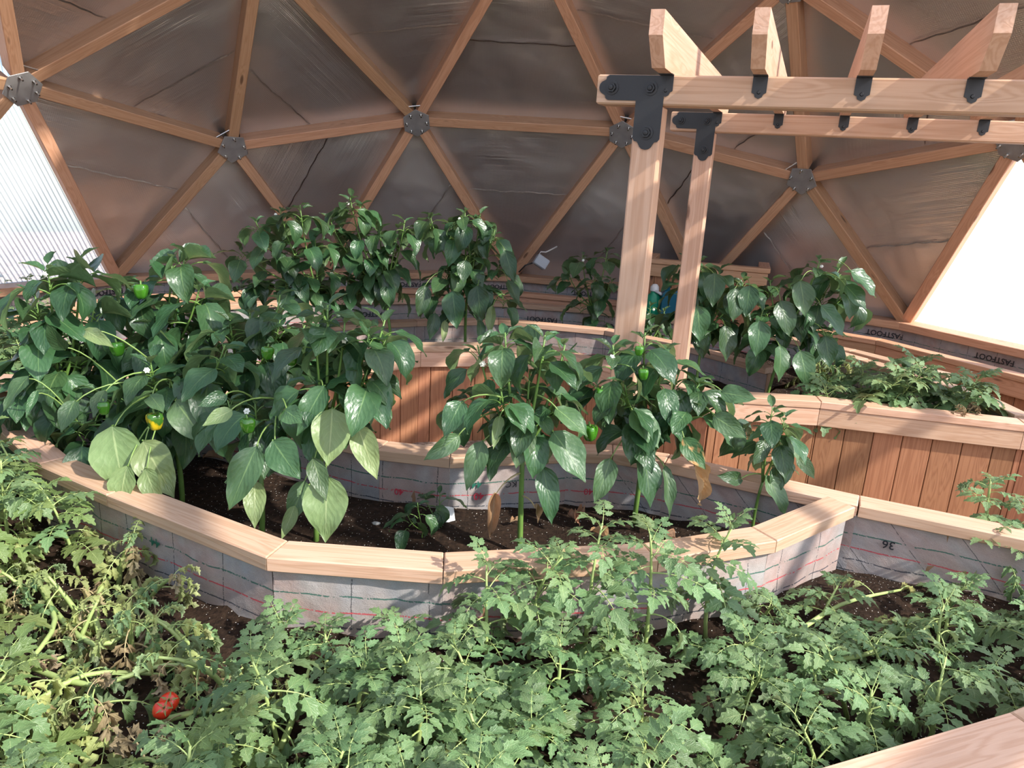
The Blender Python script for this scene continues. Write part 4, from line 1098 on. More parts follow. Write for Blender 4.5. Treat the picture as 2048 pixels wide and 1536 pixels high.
def pepper_plant(base, tips, label, leaf=0.15, per_tip=9, fork=0.42, seed=0, along=True, group=None, cup=False, name='pepper_plant', stem_r=0.008, droopy=0.5, flowers=1, dens=0.055):
    rnd = random.Random(seed); base = Vector(base)
    root = thing(name, base, label, 'plant', group)
    top = max(t.z for t in tips); mean = sum(tips, Vector())/len(tips)
    fk = base.lerp(Vector((mean.x, mean.y, top)), fork); fk.x = base.x+(mean.x-base.x)*fork*0.7; fk.y = base.y+(mean.y-base.y)*fork*0.7
    st = MB()
    trunk = curve_pts(base-Vector((0, 0, 0.03)), (base+fk)/2+Vector((rnd.uniform(-.02, .02), rnd.uniform(-.02, .02), 0)), fk, 6)
    pool = STEMS.setdefault(root.name, []); pool += trunk[2:]
    st.tube(trunk, [stem_r*1.15*(1-0.05*k) for k in range(6)], 7)
    for kt, t in enumerate(tips):
        d = t-fk
        ctrl = fk + Vector((d.x*0.7, d.y*0.7, d.z*0.35))
        br = curve_pts(fk, ctrl, t, 8); pool += br
        st.tube(br, [stem_r*(0.8-0.075*k) for k in range(8)], 6)
        L = d.length
        n = int(L/dens) if along else 0
        for k in range(n):
            f = (k+0.5)/n*0.92
            i = min(6, int(f*7)); p = br[i].lerp(br[i+1], f*7-i)
            az = GA*(k+kt*3)+rnd.uniform(-.5, .5)
            lowr = 1-f
            me = rnd.choice(LEAF_DROOP if rnd.random() < droopy*(0.6+lowr*0.6) else LEAF_MID)
            leaf_at(root, me, p, az, rnd.uniform(-0.2, 0.35), rnd.uniform(-.3, .3), leaf*rnd.uniform(0.75, 1.05))
        for k in range(per_tip):
            f = k/max(1, per_tip-1)
            az = GA*k+kt*1.1+rnd.uniform(-.3, .3)
            p = t + Vector((0, 0, -0.075*f*leaf/0.15)) - (d.normalized()*0.01)
            if f < 0.3: me = rnd.choice(LEAF_UP); s = leaf*rnd.uniform(0.30, 0.5); pi_ = rnd.uniform(0.5, 1.1)
            elif f < 0.65: me = rnd.choice(LEAF_CUP if cup and rnd.random() < 0.6 else LEAF_MID); s = leaf*rnd.uniform(0.55, 0.8); pi_ = rnd.uniform(0.1, 0.6)
            else: me = rnd.choice(LEAF_MID if rnd.random() > droopy else LEAF_DROOP); s = leaf*rnd.uniform(0.8, 1.08); pi_ = rnd.uniform(-0.2, 0.3)
            leaf_at(root, me, p, az, pi_, rnd.uniform(-.3, .3), s)
        for k in range(1 if kt < flowers else 0):
            fl_ = put('flower', FLOWER, Matrix.Translation(t+Vector((rnd.uniform(-.03, .03), -0.035, rnd.uniform(-0.05, -.02)))) @ Euler((rnd.uniform(0.8, 1.7), 0, rnd.uniform(-.6, .6))).to_matrix().to_4x4(), root)
    put('stem', st.mesh('stem', M_STEM, smooth=True), Matrix.Identity(4), root)
    return root
def fruit(root, px, py, y, size, me=None, rx=0.0):
    p = at_y(px, py, y)
    return put('pepper_fruit', me or BELL, Matrix.Translation(p) @ Euler((rx, 0.1, random.uniform(0, 3))).to_matrix().to_4x4() @ Matrix.Diagonal((size, size, size, 1)), root)
def T(y, *l, rnd=random.Random(77)): return [at_y(px, py, y+(e[0] if e else rnd.uniform(-0.07, 0.07))) for px, py, *e in l]

# ------------------------------------------------------------------ peppers in the half-moon bed
pA = pepper_plant((0.053, 2.0, SOIL), T(2.02, (955, 690), (1010, 665), (1090, 670), (1130, 690), (1000, 770), (1060, 800), (1110, 790), (940, 790, 0.1), (1060, 740)), 'pepper plant with a single bare stem rising from the soil before the plank wall', leaf=0.125, seed=11, fork=0.50, cup=True, droopy=0.45, per_tip=8, dens=0.07)
for kind, a, b, w, k in (('sage', (1050, 850), (1030, 945), 1.15, 0), ('sage', (1105, 862), (1175, 975), 1.1, 1), ('green', (925, 800), (885, 880), 1.1, 1), ('sage', (920, 870), (840, 925), 0.8, 0), ('sage', (965, 880), (930, 990), 0.8, 1),
                      ('green', (1085, 930), (1105, 1060), 0.75, 0), ('sage', (1110, 815), (1180, 880), 1.0, 1), ('dry', (990, 985), (978, 1085), 1.3, 0), ('dry', (1070, 1010), (1075, 1050), 1.4, 1), ('pale', (1000, 830), (985, 905), 0.6, 0)):
    hang_leaf(pA, kind, at_y(*a, 1.96), at_y(*b, 1.90), random.uniform(-.4, .4), w, k)
pB = pepper_plant((0.43, 2.27, SOIL), T(2.24, (1225, 690), (1290, 665), (1330, 700), (1190, 760), (1250, 770), (1310, 790), (1385, 800), (1360, 740), (1400, 765), (1450, 800), (1270, 840)), 'bushy pepper plant beside the front pergola post with half-dried brown leaves hanging low', leaf=0.135, seed=12, fork=0.5, droopy=0.5, per_tip=8)
for kind, a, b, w, k in (('sage', (1262, 820), (1322, 905), 1.25, 0), ('green', (1285, 905), (1300, 1025), 1.0, 1), ('sage', (1222, 915), (1185, 1015), 0.85, 0), ('half', (1365, 875), (1415, 945), 1.0, 1), ('dry', (1388, 925), (1400, 1018), 1.5, 0),
                      ('sage', (1330, 930), (1338, 1045), 0.5, 1), ('green', (1345, 830), (1360, 880), 1.1, 0), ('sage', (1425, 830), (1500, 880), 1.0, 1), ('sage', (1440, 785), (1520, 800), 1.0, 0)):
    hang_leaf(pB, kind, at_y(*a, 2.16), at_y(*b, 2.10), random.uniform(-.4, .4), w, k)
fruit(pB, 1278, 703, 2.16, 0.018); fruit(pB, 1287, 750, 2.16, 0.022, BELLD); fruit(pB, 1200, 790, 2.16, 0.022, BELLD); fruit(pB, 1180, 868, 2.12, 0.03, BELLD)
pC = pepper_plant((0.80, 2.20, SOIL), T(2.20, (1545, 815), (1570, 835), (1530, 850), (1560, 880)), 'small young pepper plant in the corner where the half-moon rim meets the long rim', leaf=0.105, seed=13, fork=0.45, per_tip=7, stem_r=0.005, droopy=0.3, dens=0.10)
for kind, a, b, w, k in (('green', (1530, 880), (1505, 935), 1.1, 0), ('sage', (1575, 870), (1598, 930), 1.0, 1), ('sage', (1530, 950), (1575, 1040), 0.9, 0), ('green', (1485, 960), (1428, 950), 0.8, 1), ('sage', (1595, 910), (1632, 962), 0.9, 0)):
    hang_leaf(pC, kind, at_y(*a, 2.14), at_y(*b, 2.10), random.uniform(-.4, .4), w, k)
pD = pepper_plant((-0.56, 2.02, SOIL), T(2.02, (690, 640), (655, 610), (630, 650), (740, 660), (770, 640), (640, 740), (700, 720), (735, 740)), 'tall pepper plant with large pale leaves hanging over the front rim', leaf=0.145, seed=14, fork=0.5, per_tip=8, droopy=0.35, dens=0.09)
pD2 = pepper_plant((-0.72, 2.0, SOIL), T(1.98, (510, 800), (455, 800), (560, 800), (500, 840), (600, 800)), 'pepper plant carrying one bright green bell pepper on its outer side', leaf=0.13, seed=15, fork=0.55, per_tip=7, droopy=0.4, dens=0.09)
for r_, kind, a, b, w, k, y in ((pD, 'pale', (665, 815), (655, 942), 1.25, 0, 1.88), (pD, 'pale', (715, 850), (758, 968), 0.85, 1, 1.90), (pD, 'pale', (655, 950), (652, 1095), 1.25, 0, 1.82), (pD, 'sage', (625, 915), (655, 1010), 0.8, 1, 1.84),
                            (pD, 'green', (650, 770), (590, 880), 0.8, 0, 1.90), (pD, 'sage', (745, 770), (740, 860), 0.6, 1, 1.95), (pD, 'pale', (590, 1010), (560, 1085), 0.7, 1, 1.86), (pD, 'sage', (610, 960), (575, 1055), 0.9, 0, 1.90),
                            (pD2, 'green', (545, 880), (605, 965), 1.25, 0, 1.82), (pD2, 'sage', (515, 890), (455, 1030), 0.85, 1, 1.80), (pD2, 'pale', (510, 960), (510, 1065), 0.85, 0, 1.82), (pD2, 'sage', (570, 820), (610, 850), 1.2, 1, 1.85),
                            (pD2, 'pale', (465, 820), (400, 855), 0.9, 0, 1.84), (pD2, 'green', (455, 790), (390, 815), 0.9, 1, 1.86)):
    hang_leaf(r_, kind, at_y(*a, y+0.03), at_y(*b, y-0.03), random.uniform(-.35, .35), w, k)
fruit(pD2, 496, 853, 1.84, 0.0245, BELL); fruit(pD, 583, 720, 1.98, 0.022, BELL); fruit(pD, 535, 708, 2.0, 0.022, BELLD)
pE1 = pepper_plant((-1.50, 2.36, SOIL), T(2.36, (95, 530), (160, 520), (70, 590), (120, 620), (60, 680), (40, 760), (110, 720), (30, 820), (160, 690), (90, 830), (190, 600), (150, 780)), 'big leafy pepper plant at the end of the half-moon bed nearest the clear panel', leaf=0.165, seed=21, fork=0.4, cup=True, per_tip=8, dens=0.07)
pE2 = pepper_plant((-1.28, 2.50, SOIL), T(2.50, (345, 510), (370, 500), (290, 560), (235, 560), (400, 570), (320, 640), (260, 670), (430, 620), (220, 730), (350, 700), (390, 660)), 'dense pepper plant at the back of the half-moon bed, between the two outer pepper plants', leaf=0.165, seed=22, fork=0.45, cup=True, per_tip=8, dens=0.07)
pE3 = pepper_plant((-1.05, 2.22, SOIL), T(2.24, (300, 720), (250, 780), (340, 760), (400, 720), (200, 790), (450, 690), (280, 840), (370, 820), (430, 780), (160, 850), (210, 860)), 'spreading pepper plant with big pale leaves drooping above the rim', leaf=0.16, seed=23, fork=0.5, per_tip=8, dens=0.075)
pE4 = pepper_plant((-0.95, 2.45, SOIL), T(2.42, (500, 620), (560, 640), (460, 640), (530, 690), (590, 700), (610, 650), (480, 720), (560, 590), (430, 660)), 'pepper plant with dark leaves tucked behind the tall pale-leaved one', leaf=0.15, seed=24, fork=0.45, per_tip=8, dens=0.075)
for kind, a, b, w, k, y in (('pale', (225, 850), (255, 1000), 1.3, 0, 1.98), ('pale', (285, 880), (355, 1005), 1.05, 1, 1.96), ('pale', (255, 930), (240, 1030), 1.2, 0, 1.9), ('pale', (290, 935), (330, 1030), 0.8, 1, 1.9), ('sage', (150, 800), (120, 870), 1.0, 0, 2.0), ('sage', (60, 750), (5, 830), 0.8, 1, 2.1),
                       ('green', (75, 780), (50, 840), 0.5, 0, 2.05), ('pale', (170, 660), (235, 700), 0.6, 1, 2.05), ('sage', (210, 780), (185, 840), 1.0, 0, 2.0), ('sage', (350, 800), (420, 900), 1.1, 1, 2.05), ('green', (130, 700), (90, 640), 0.8, 0, 2.1), ('sage', (300, 790), (330, 830), 1.0, 1, 1.98)):
    hang_leaf(pE3, kind, at_y(*a, y+0.03), at_y(*b, y-0.03), random.uniform(-.35, .35), w, k)
fruit(pE3, 208, 818, 2.0, 0.023, BELLD); fruit(pE3, 310, 845, 1.98, 0.03, BELLY); fruit(pE2, 282, 585, 2.44, 0.03, BELLD); fruit(pE1, 235, 700, 2.3, 0.028, BELLD)
for i, (bx, by, tps) in enumerate((((-0.23), 2.06, ((815, 1030), (835, 1005))), ((-0.20), 2.12, ((880, 985), (850, 990))))):
    sd = pepper_plant((bx, by, SOIL), T(by, *tps), ('little pepper seedling with a leaning reddish stem', 'little upright pepper seedling beside the white paper scrap')[i], leaf=0.085, seed=31+i, fork=0.35, per_tip=5, stem_r=0.0028, along=False, flowers=0, name='pepper_seedling')

# ------------------------------------------------------------------ peppers behind, in the plank bed
BS = 0.42
pepper_plant((-1.05, 4.35, BS), T(4.40, (560, 420), (510, 440), (600, 410), (480, 500), (540, 480), (590, 500), (630, 470), (520, 560), (570, 580), (620, 560), (480, 570)), 'tall dark pepper plant before the foil, farthest from the pergola in the plank bed', leaf=0.165, seed=41, fork=0.45, per_tip=8, dens=0.08, stem_r=0.009)
pepper_plant((-0.75, 4.55, BS), T(4.55, (700, 395), (720, 410), (660, 440), (760, 450), (690, 480), (740, 500), (790, 480), (660, 540), (720, 560), (780, 560), (810, 440), (680, 600), (770, 520)), 'tallest pepper plant of the plank bed, its top against the foil below a steel hub', leaf=0.165, seed=42, fork=0.45, per_tip=8, dens=0.08, stem_r=0.009)
pepper_plant((-0.30, 4.60, BS), T(4.60, (930, 420), (960, 430), (900, 450), (990, 460), (860, 430), (940, 500), (1000, 530), (890, 540), (960, 560), (870, 580), (1010, 590), (920, 610)), 'glossy sunlit pepper plant standing alone in the plank bed behind the cap corner', leaf=0.17, seed=43, fork=0.5, per_tip=8, droopy=0.7, dens=0.085, stem_r=0.009)
pepper_plant((0.55, 5.25, BS), T(5.25, (1165, 510), (1215, 500), (1135, 540), (1190, 550), (1225, 560), (1160, 600), (1200, 620)), 'light green pepper plant in the narrow bed beside the front pergola post', leaf=0.17, seed=44, fork=0.4, per_tip=7, dens=0.11)
pepper_plant((1.02, 4.0, BS), T(4.05, (1375, 510), (1400, 520), (1440, 540), (1360, 560), (1460, 570), (1420, 600), (1490, 560), (1400, 640), (1460, 650), (1360, 620)), 'shaded pepper plant with broad leaves close beside the rear pergola post', leaf=0.17, seed=45, fork=0.5, per_tip=8, droopy=0.75, dens=0.085)
pepper_plant((1.42, 4.05, BS), T(4.05, (1640, 520), (1680, 535), (1540, 560), (1600, 550), (1590, 600), (1650, 590), (1530, 620), (1620, 650), (1560, 680), (1700, 580), (1660, 660), (1520, 680)), 'wide shaded pepper plant in the plank bed, next to the sprawling tomato', leaf=0.17, seed=46, fork=0.5, per_tip=8, droopy=0.75, dens=0.085)
pepper_plant((0.90, 4.85, BS), T(4.9, (1300, 610), (1330, 620), (1290, 640), (1320, 660)), 'low pale pepper plant between the two pergola posts', leaf=0.13, seed=47, fork=0.4, per_tip=7, dens=0.12)

# ------------------------------------------------------------------ tomatoes
def tomato_plant(base, h, label, group=None, seed=0, fronds=13, size=0.17, kinds=None, lean=(0, 0), stem_r=0.006, name='tomato_plant', stem_mat=None):
    rnd = random.Random(seed); base = Vector(base)
    root = thing(name, base, label, 'plant', group)
    tip = base + Vector((lean[0], lean[1], h))
    sp_ = curve_pts(base-Vector((0, 0, 0.03)), base + Vector((lean[0]*0.2+rnd.uniform(-.03, .03), lean[1]*0.2+rnd.uniform(-.03, .03), h*0.6)), tip, 8)
    st = MB(); st.tube(sp_, [stem_r*(1-0.09*k) for k in range(8)], 6)
    for k in range(fronds):
        f = 0.22 + 0.78*(k/(fronds-1))**0.8
        i = min(6, int(f*7)); p = sp_[i].lerp(sp_[i+1], f*7-i)
        az = GA*k+rnd.uniform(-.5, .5)
        s = size*(1.05-0.55*max(0, (f-0.55)/0.45))*rnd.uniform(0.8, 1.15)
        me = rnd.choice(kinds if not isinstance(kinds[0], list) else (kinds[0] if f > 0.5 else kinds[1]))
        leaf_at(root, me, p, az, rnd.uniform(-0.25, 0.35)+(0.75 if f > 0.9 else (0.3 if f > 0.7 else 0)), rnd.uniform(-.4, .4), s)
    put('stem', st.mesh('stem', stem_mat or M_TSTEM, smooth=True), Matrix.Identity(4), root)
    return root
def in_poly(q, pts):
    r = False; n = len(pts); j = n-1
    for i in range(n):
        a, b = pts[i], pts[j]
        if (a.y > q.y) != (b.y > q.y) and q.x < (b.x-a.x)*(q.y-a.y)/(b.y-a.y)+a.x: r = not r
        j = i
    return r
def seg_dist(q, a, b):
    d = b-a; t = max(0, min(1, (q-a).dot(d)/d.length_squared)); return (q-(a+d*t)).length
tz = offset(front, -0.09) + list(reversed(offset(back[:3], 0.09)))[1:] + offset(near, -0.14)
tz = [Vector((-1.86, 2.70)), Vector((-1.86, 2.36))] + offset(front, -0.09)[1:] + [Vector((1.06, 2.0)), Vector((1.48, 1.80)), Vector((1.9, 1.60)), Vector((0.95, 1.24)), Vector((0.28, 0.98)), Vector((-0.35, 0.84)), Vector((-1.05, 0.95)), Vector((-1.75, 1.4)), Vector((-2.18, 1.9)), Vector((-2.18, 2.7))]
gaps = [(at(450, 1225, SOIL).xy, 0.13), (at(1740, 1170, SOIL).xy, 0.19), (at(520, 1270, SOIL).xy, 0.06), (at(1720, 1235, SOIL).xy, 0.13), (at(1650, 1190, SOIL).xy, 0.10), (at(325, 1425, SOIL).xy, 0.10), (at(345, 1480, SOIL).xy, 0.09), (at(360, 1550, SOIL).xy, 0.08)]
rnt = random.Random(99); spots = []
for tries in range(9000):
    q = Vector((rnt.uniform(-2.2, 1.9), rnt.uniform(0.8, 2.8)))
    if not in_poly(q, tz): continue
    if any((q-g).length < r for g, r in gaps): continue
    if any((q-p).length < 0.125 for p in spots): continue
    px_ = (q.x/q.y)
    if abs(px_) > 1.05: continue
    spots.append(q)
def pix(p):                                        # where a world point falls in the photograph
    d = Vector(p)-CAM; cx_ = d.x*_rgt.x+d.y*_fwd.x+d.z*_up.x; cy_ = d.x*_rgt.y+d.y*_fwd.y+d.z*_up.y; cz_ = d.x*_rgt.z+d.y*_fwd.z+d.z*_up.z
    return CX+F*cx_/cz_, CY+F*cy_/cz_
marks = [((-0.55, 1.50), 'by the film wall corner of the half-moon bed'), ((-0.95, 1.75), 'by the shaded printed film wall'), ((0.0, 1.50), 'below the middle of the half-moon bed rim'),
         ((0.45, 1.58), 'below the half-moon bed rim beside the tallest tomato tops'), ((0.85, 1.75), 'where the half-moon rim bends to meet the long rim'), ((1.35, 1.75), 'along the long rim facing the cedar planks'),
         ((1.0, 1.35), 'inside the near rim board by the long rim'), ((0.45, 1.1), 'at the near end of the rim board'), ((0.0, 1.1), 'in the open middle of the near bed'), ((-0.38, 1.15), 'beside the two ripe red tomatoes'),
         ((-0.8, 1.15), 'among the sprawling pale stems'), ((-1.2, 1.5), 'beyond the sprawling pale stems'), ((-1.5, 1.95), 'beside the far end of the half-moon rim'), ((-1.9, 2.3), 'round the end of the half-moon bed')]
def where(q): return min(marks, key=lambda m_: (Vector(m_[0])-q).length)[1]
for i, q in enumerate(spots):
    px_, py_ = pix((q.x, q.y, SOIL+0.15))
    wilted = (py_ > 1050 and py_ < 1440 and px_ < 520 and px_ > -60) and not (px_ < 130 and py_ < 1090)
    bright = px_ < 460 and not wilted
    dark = px_ > 1380
    nearwall = min(seg_dist(q, front[k], front[k+1]) for k in range(len(front)-1)) < 0.22
    ln = (rnt.uniform(-.07, .07), rnt.uniform(-.07, .07)); w_ = where(q)
    if wilted:
        look, grp, h_, nf, sz, kd_, sr = 'wilted yellowing tomato plant', 'wilted tomato plants', rnt.uniform(0.10, 0.18), 10, 0.14, [FROND_Y+FROND_W+FROND_Y+FROND_X, FROND_Y+FROND_X], 0.008
        ln = (rnt.uniform(-.12, .12), rnt.uniform(-.10, .06))
    elif nearwall and 880 < px_ < 1440:
        h_ = rnt.uniform(0.22, 0.30) + (0.06 if 1180 < px_ < 1330 else 0)
        look, grp, nf, sz, kd_, sr = 'tall healthy tomato plant', 'tall tomato plants', 14, 0.135, [FROND, FROND+FROND_W], 0.006
    elif dark:
        look, grp, h_, nf, sz, kd_, sr = 'half-curled green tomato plant', 'half-curled tomato plants', rnt.uniform(0.10, 0.19), 12, 0.13, [FROND+FROND_D+FROND_W, FROND_D+FROND_W+FROND], 0.006
        if nearwall or (py_ < 1200) or (1560 < px_ < 1880 and py_ < 1300): h_ *= 0.6; sz *= 0.8
    elif bright:
        look, grp, h_, nf, sz, kd_, sr = 'leafy yellow-green tomato plant', 'yellow-green tomato plants', rnt.uniform(0.14, 0.22)+(0.10 if py_ < 1120 else 0), 13, 0.14, [FROND_L+FROND, FROND_L+FROND_Y], 0.006
    else:
        look, grp, h_, nf, sz, kd_, sr = 'bushy green tomato plant', 'bushy tomato plants', rnt.uniform(0.12, 0.22), 14, 0.135, [FROND, FROND+FROND_W+FROND_Y[:1]], 0.006
        if nearwall or (py_ < 1330 and px_ < 800): h_ *= 0.55; sz *= 0.8
    tomato_plant((q.x, q.y, SOIL), h_, look+' '+w_, grp+' '+w_, 200+i, nf, sz, kd_, ln, sr)
# one taller, half-wilted plant against the long rim, and pale stems lying over the soil
for i, (px_, py_, h_) in enumerate(((1965, 1130, 0.28), (2040, 1150, 0.24), (1990, 1180, 0.18))):
    b = at(px_, py_, SOIL)
    tomato_plant(b, h_, ('tall half-wilted tomato plant against the long rim facing the cedar planks', 'pale tomato plant leaning beside the tall half-wilted one', 'low pale tomato plant at the foot of the tall half-wilted one')[i], None, 480+i, 13, 0.13, [FROND_W+FROND, FROND_W+FROND_Y], (-0.04, 0.0), 0.009)
for i, l in enumerate((((30, 1320), (180, 1370), (330, 1330), (470, 1345)), ((90, 1200), (190, 1290), (310, 1240), (380, 1290)), ((20, 1440), (170, 1350), (330, 1350)), ((260, 1140), (290, 1220), (350, 1260), (390, 1300)),
                       ((60, 1140), (110, 1240), (60, 1330), (160, 1300)), ((200, 1270), (190, 1200), (240, 1130)), ((330, 1440), (420, 1420), (500, 1425)), ((1560, 1290), (1680, 1210), (1800, 1180)), ((1620, 1330), (1760, 1300), (1900, 1230)), ((560, 1500), (600, 1400), (620, 1330)))):
    pts_ = []
    for k, (px_, py_) in enumerate(l):
        pts_.append(at(px_, py_, SOIL + (0.05 if 0 < k < len(l)-1 else 0.02)))
    sm = []
    for k in range(len(pts_)-1):
        p0 = pts_[max(0, k-1)]; p1 = pts_[k]; p2 = pts_[k+1]; p3 = pts_[min(len(pts_)-1, k+2)]
        for t in (0, .25, .5, .75): sm.append(0.5*((2*p1)+(p2-p0)*t+(2*p0-5*p1+4*p2-p3)*t*t+(3*p1-p0-3*p2+p3)*t**3))
    sm.append(pts_[-1])
    rt = thing('tomato_vine', (sm[0].x, sm[0].y, SOIL), ('thick pale tomato stem lying bent over the soil among wilted leaves' if i < 7 else 'pale tomato stem sprawling on the soil in the near bed'), 'vine', ('pale sprawling stems on the left' if i < 7 else 'pale sprawling stems'))
    st = MB(); st.tube(sm, [0.0075*(1-0.6*k/len(sm)) for k in range(len(sm))], 7); put('stem', st.mesh('stem', M_TSTEM, smooth=True), Matrix.Identity(4), rt)
    for k in range(2, len(sm), 2):
        leaf_at(rt, random.choice(FROND_Y+FROND_W+FROND_X), sm[k], random.uniform(0, 6.3), random.uniform(-.1, .7), random.uniform(-.5, .5), random.uniform(0.08, 0.14))
# tomatoes and seedlings behind
for i, (px_, py_, h_) in enumerate(((1670, 830, 0.20), (1725, 815, 0.30), (1775, 830, 0.34), (1830, 830, 0.30), (1885, 845, 0.32), (1925, 850, 0.26), (1800, 790, 0.34), (1720, 780, 0.26))):
    b = at(px_, py_, BS); b.y = min(max(b.y, 3.62), 4.3)
    b = Vector(at_y(px_, 800, 3.68 if i < 6 else 3.9)); b.z = BS
    tomato_plant(b, h_, 'sprawling tomato plant spilling over the plank bed cap', 'tomato plants in the plank bed', 500+i, 20, 0.21, [FROND_D, FROND_D+FROND_W], (random.uniform(-.1, .1), random.uniform(-.18, 0)))
for i, px_ in enumerate((1640, 1690)):
    b = at_y(px_, 700, 4.5); b.z = BS
    tomato_plant(b, 0.16, 'yellow-green wilted tomato plant behind the wide pepper', 'pale tomato plants in the plank bed', 520+i, 12, 0.2, [FROND_Y+FROND_W, FROND_Y])
for i, (px_, y_) in enumerate(((1010, 5.4), (1040, 5.45), (1070, 5.4), (870, 5.3), (840, 5.4), (1180, 5.5), (1210, 5.55), (1330, 5.1))):
    b = at_y(px_, 640, y_); b.z = BS
    tomato_plant(b, 0.05, 'low curly green seedling in the narrow bed', 'seedlings in the narrow bed', 540+i, 9, 0.12, FROND, name='seedling', stem_r=0.003)
for i, (px_, y_, h_) in enumerate(((15, 3.65, 0.32), (70, 3.55, 0.28), (40, 3.5, 0.26), (-25, 3.5, 0.34), (120, 3.75, 0.30), (-30, 3.75, 0.38), (20, 3.45, 0.18), (75, 3.8, 0.34))):
    b = at_y(px_, 700, y_); b.z = 0.42
    tomato_plant(b, h_, 'shaded tomato plant in the curved bed behind the end of the pepper bed', 'tomato plants behind the pepper bed', 560+i, 14, 0.2, FROND_D, (random.uniform(-.08, .08), 0))
for i, (px_, y_) in enumerate(((60, 4.95), (95, 4.9), (490, 5.9), (15, 4.9))):
    b = at_y(px_, 600, y_); b.z = 0.42
    tomato_plant(b, 0.30, 'thin wispy tomato plant in the perimeter bed', 'thin tomato plants by the sill', 580+i, 8, 0.11, FROND_D, name='tomato_plant', stem_r=0.004)
# lower hanging leaves of the sunlit plant
pS = [o for o in bpy.data.objects if o.get('label', '').startswith('glossy sunlit pepper')][0]
for a, b, w, k, kd_ in (((955, 570), (965, 650), 1.1, 0, 'green'), ((905, 580), (915, 665), 1.1, 1, 'green'), ((985, 610), (980, 680), 0.6, 0, 'pale'), ((870, 625), (858, 685), 0.9, 1, 'green'), ((890, 640), (885, 690), 0.6, 0, 'pale'), ((960, 640), (960, 690), 0.8, 1, 'green'),
                     ((1010, 500), (1030, 570), 0.9, 0, 'green'), ((1015, 560), (1040, 615), 0.8, 1, 'green'), ((850, 570), (835, 640), 0.9, 0, 'green'), ((930, 520), (925, 570), 1.2, 1, 'green')):
    hang_leaf(pS, kd_, at_y(*a, 4.42), at_y(*b, 4.36), random.uniform(-.4, .4), w, k)
for lab, lst, y in (('shaded pepper plant with broad', ((1430, 545, 1425, 620), (1395, 610, 1400, 690), (1470, 575, 1465, 650), (1450, 650, 1450, 730), (1500, 570, 1490, 640)), 3.85),
                    ('wide shaded pepper', ((1560, 600, 1580, 680), (1600, 560, 1610, 640), (1640, 610, 1690, 680), (1560, 690, 1555, 770), (1600, 700, 1615, 780), (1690, 570, 1735, 625), (1700, 540, 1755, 600), (1650, 670, 1660, 740), (1520, 640, 1510, 720)), 3.8)):
    pl_ = [o for o in bpy.data.objects if o.get('label', '').startswith(lab)][0]
    for k, (x0, y0, x1, y1) in enumerate(lst): hang_leaf(pl_, 'green', at_y(x0, y0, y+0.02), at_y(x1, y1, y-0.03), random.uniform(-.4, .4), 1.15, k)

# ------------------------------------------------------------------ small things
# ripe tomatoes on the soil among the stems
for i, (px_, py_, r_) in enumerate(((338, 1404, 0.019), (324, 1420, 0.018))):
    p = at(px_, py_, SOIL+0.085)
    t_ = thing('tomato', p, ('round ripe red tomato lying among wilted stems, higher of two', 'ripe red tomato lying among wilted stems, lower of two')[i], 'tomato')
    m = MB(); m.lathe([(0.0, -0.9), (0.45, -0.82), (0.85, -0.45), (1.0, 0.0), (0.9, 0.45), (0.55, 0.78), (0.2, 0.82), (0.0, 0.74)], 18, mod=lambda a, z: 1+0.03*math.cos(5*a))
    R_ = Euler((0.7, 0.3*i, 0.5)).to_matrix().to_4x4()
    put('fruit', m.mesh('fruit', M_TOMATO, smooth=True), Matrix.Translation(p) @ R_ @ Matrix.Diagonal((r_, r_, r_, 1)), t_)
    m = MB()
    for k in range(5):
        a = 2*PI*k/5; c, s_ = math.cos(a), math.sin(a)
        m.add([(0, 0, 0.80), (c*0.4-s_*0.12, s_*0.4+c*0.12, 0.86), (c*0.95, s_*0.95, 0.75), (c*0.4+s_*0.12, s_*0.4-c*0.12, 0.86)], [(0, 3, 2, 1)])
    m.tube([(0, 0, 0.75), (0, 0.05, 1.3)], [0.09, 0.07], 6)
    put('calyx', m.mesh('calyx', M_STEM, smooth=True), Matrix.Translation(p) @ R_ @ Matrix.Diagonal((r_, r_, r_, 1)), t_)
# white scrap of paper stuck in the soil
p = at(890, 1030, SOIL+0.03)
m = MB(); nn = 6; uv_ = []
for i in range(nn+1):
    for j in range(nn+1):
        u, v = i/nn, j/nn
        m.v.append(((u-0.5)*0.075*(1-0.25*v), (v-0.5)*0.055, 0.006*math.sin(u*4)+0.004*math.sin(v*5+u*3)))
for i in range(nn):
    for j in range(nn):
        k = i*(nn+1)+j; m.f.append((k, k+nn+1, k+nn+2, k+1)); m.m.append(0)
pp = put('paper_scrap', m.mesh('paper_scrap', M_PAPER, smooth=True), Matrix.Translation(p) @ Euler((0.75, 0.1, 0.2)).to_matrix().to_4x4())
sol = pp.modifiers.new('thickness', 'SOLIDIFY'); sol.thickness = 0.0008
tag(pp, 'torn white scrap of paper on the soil behind the seedlings', 'paper')
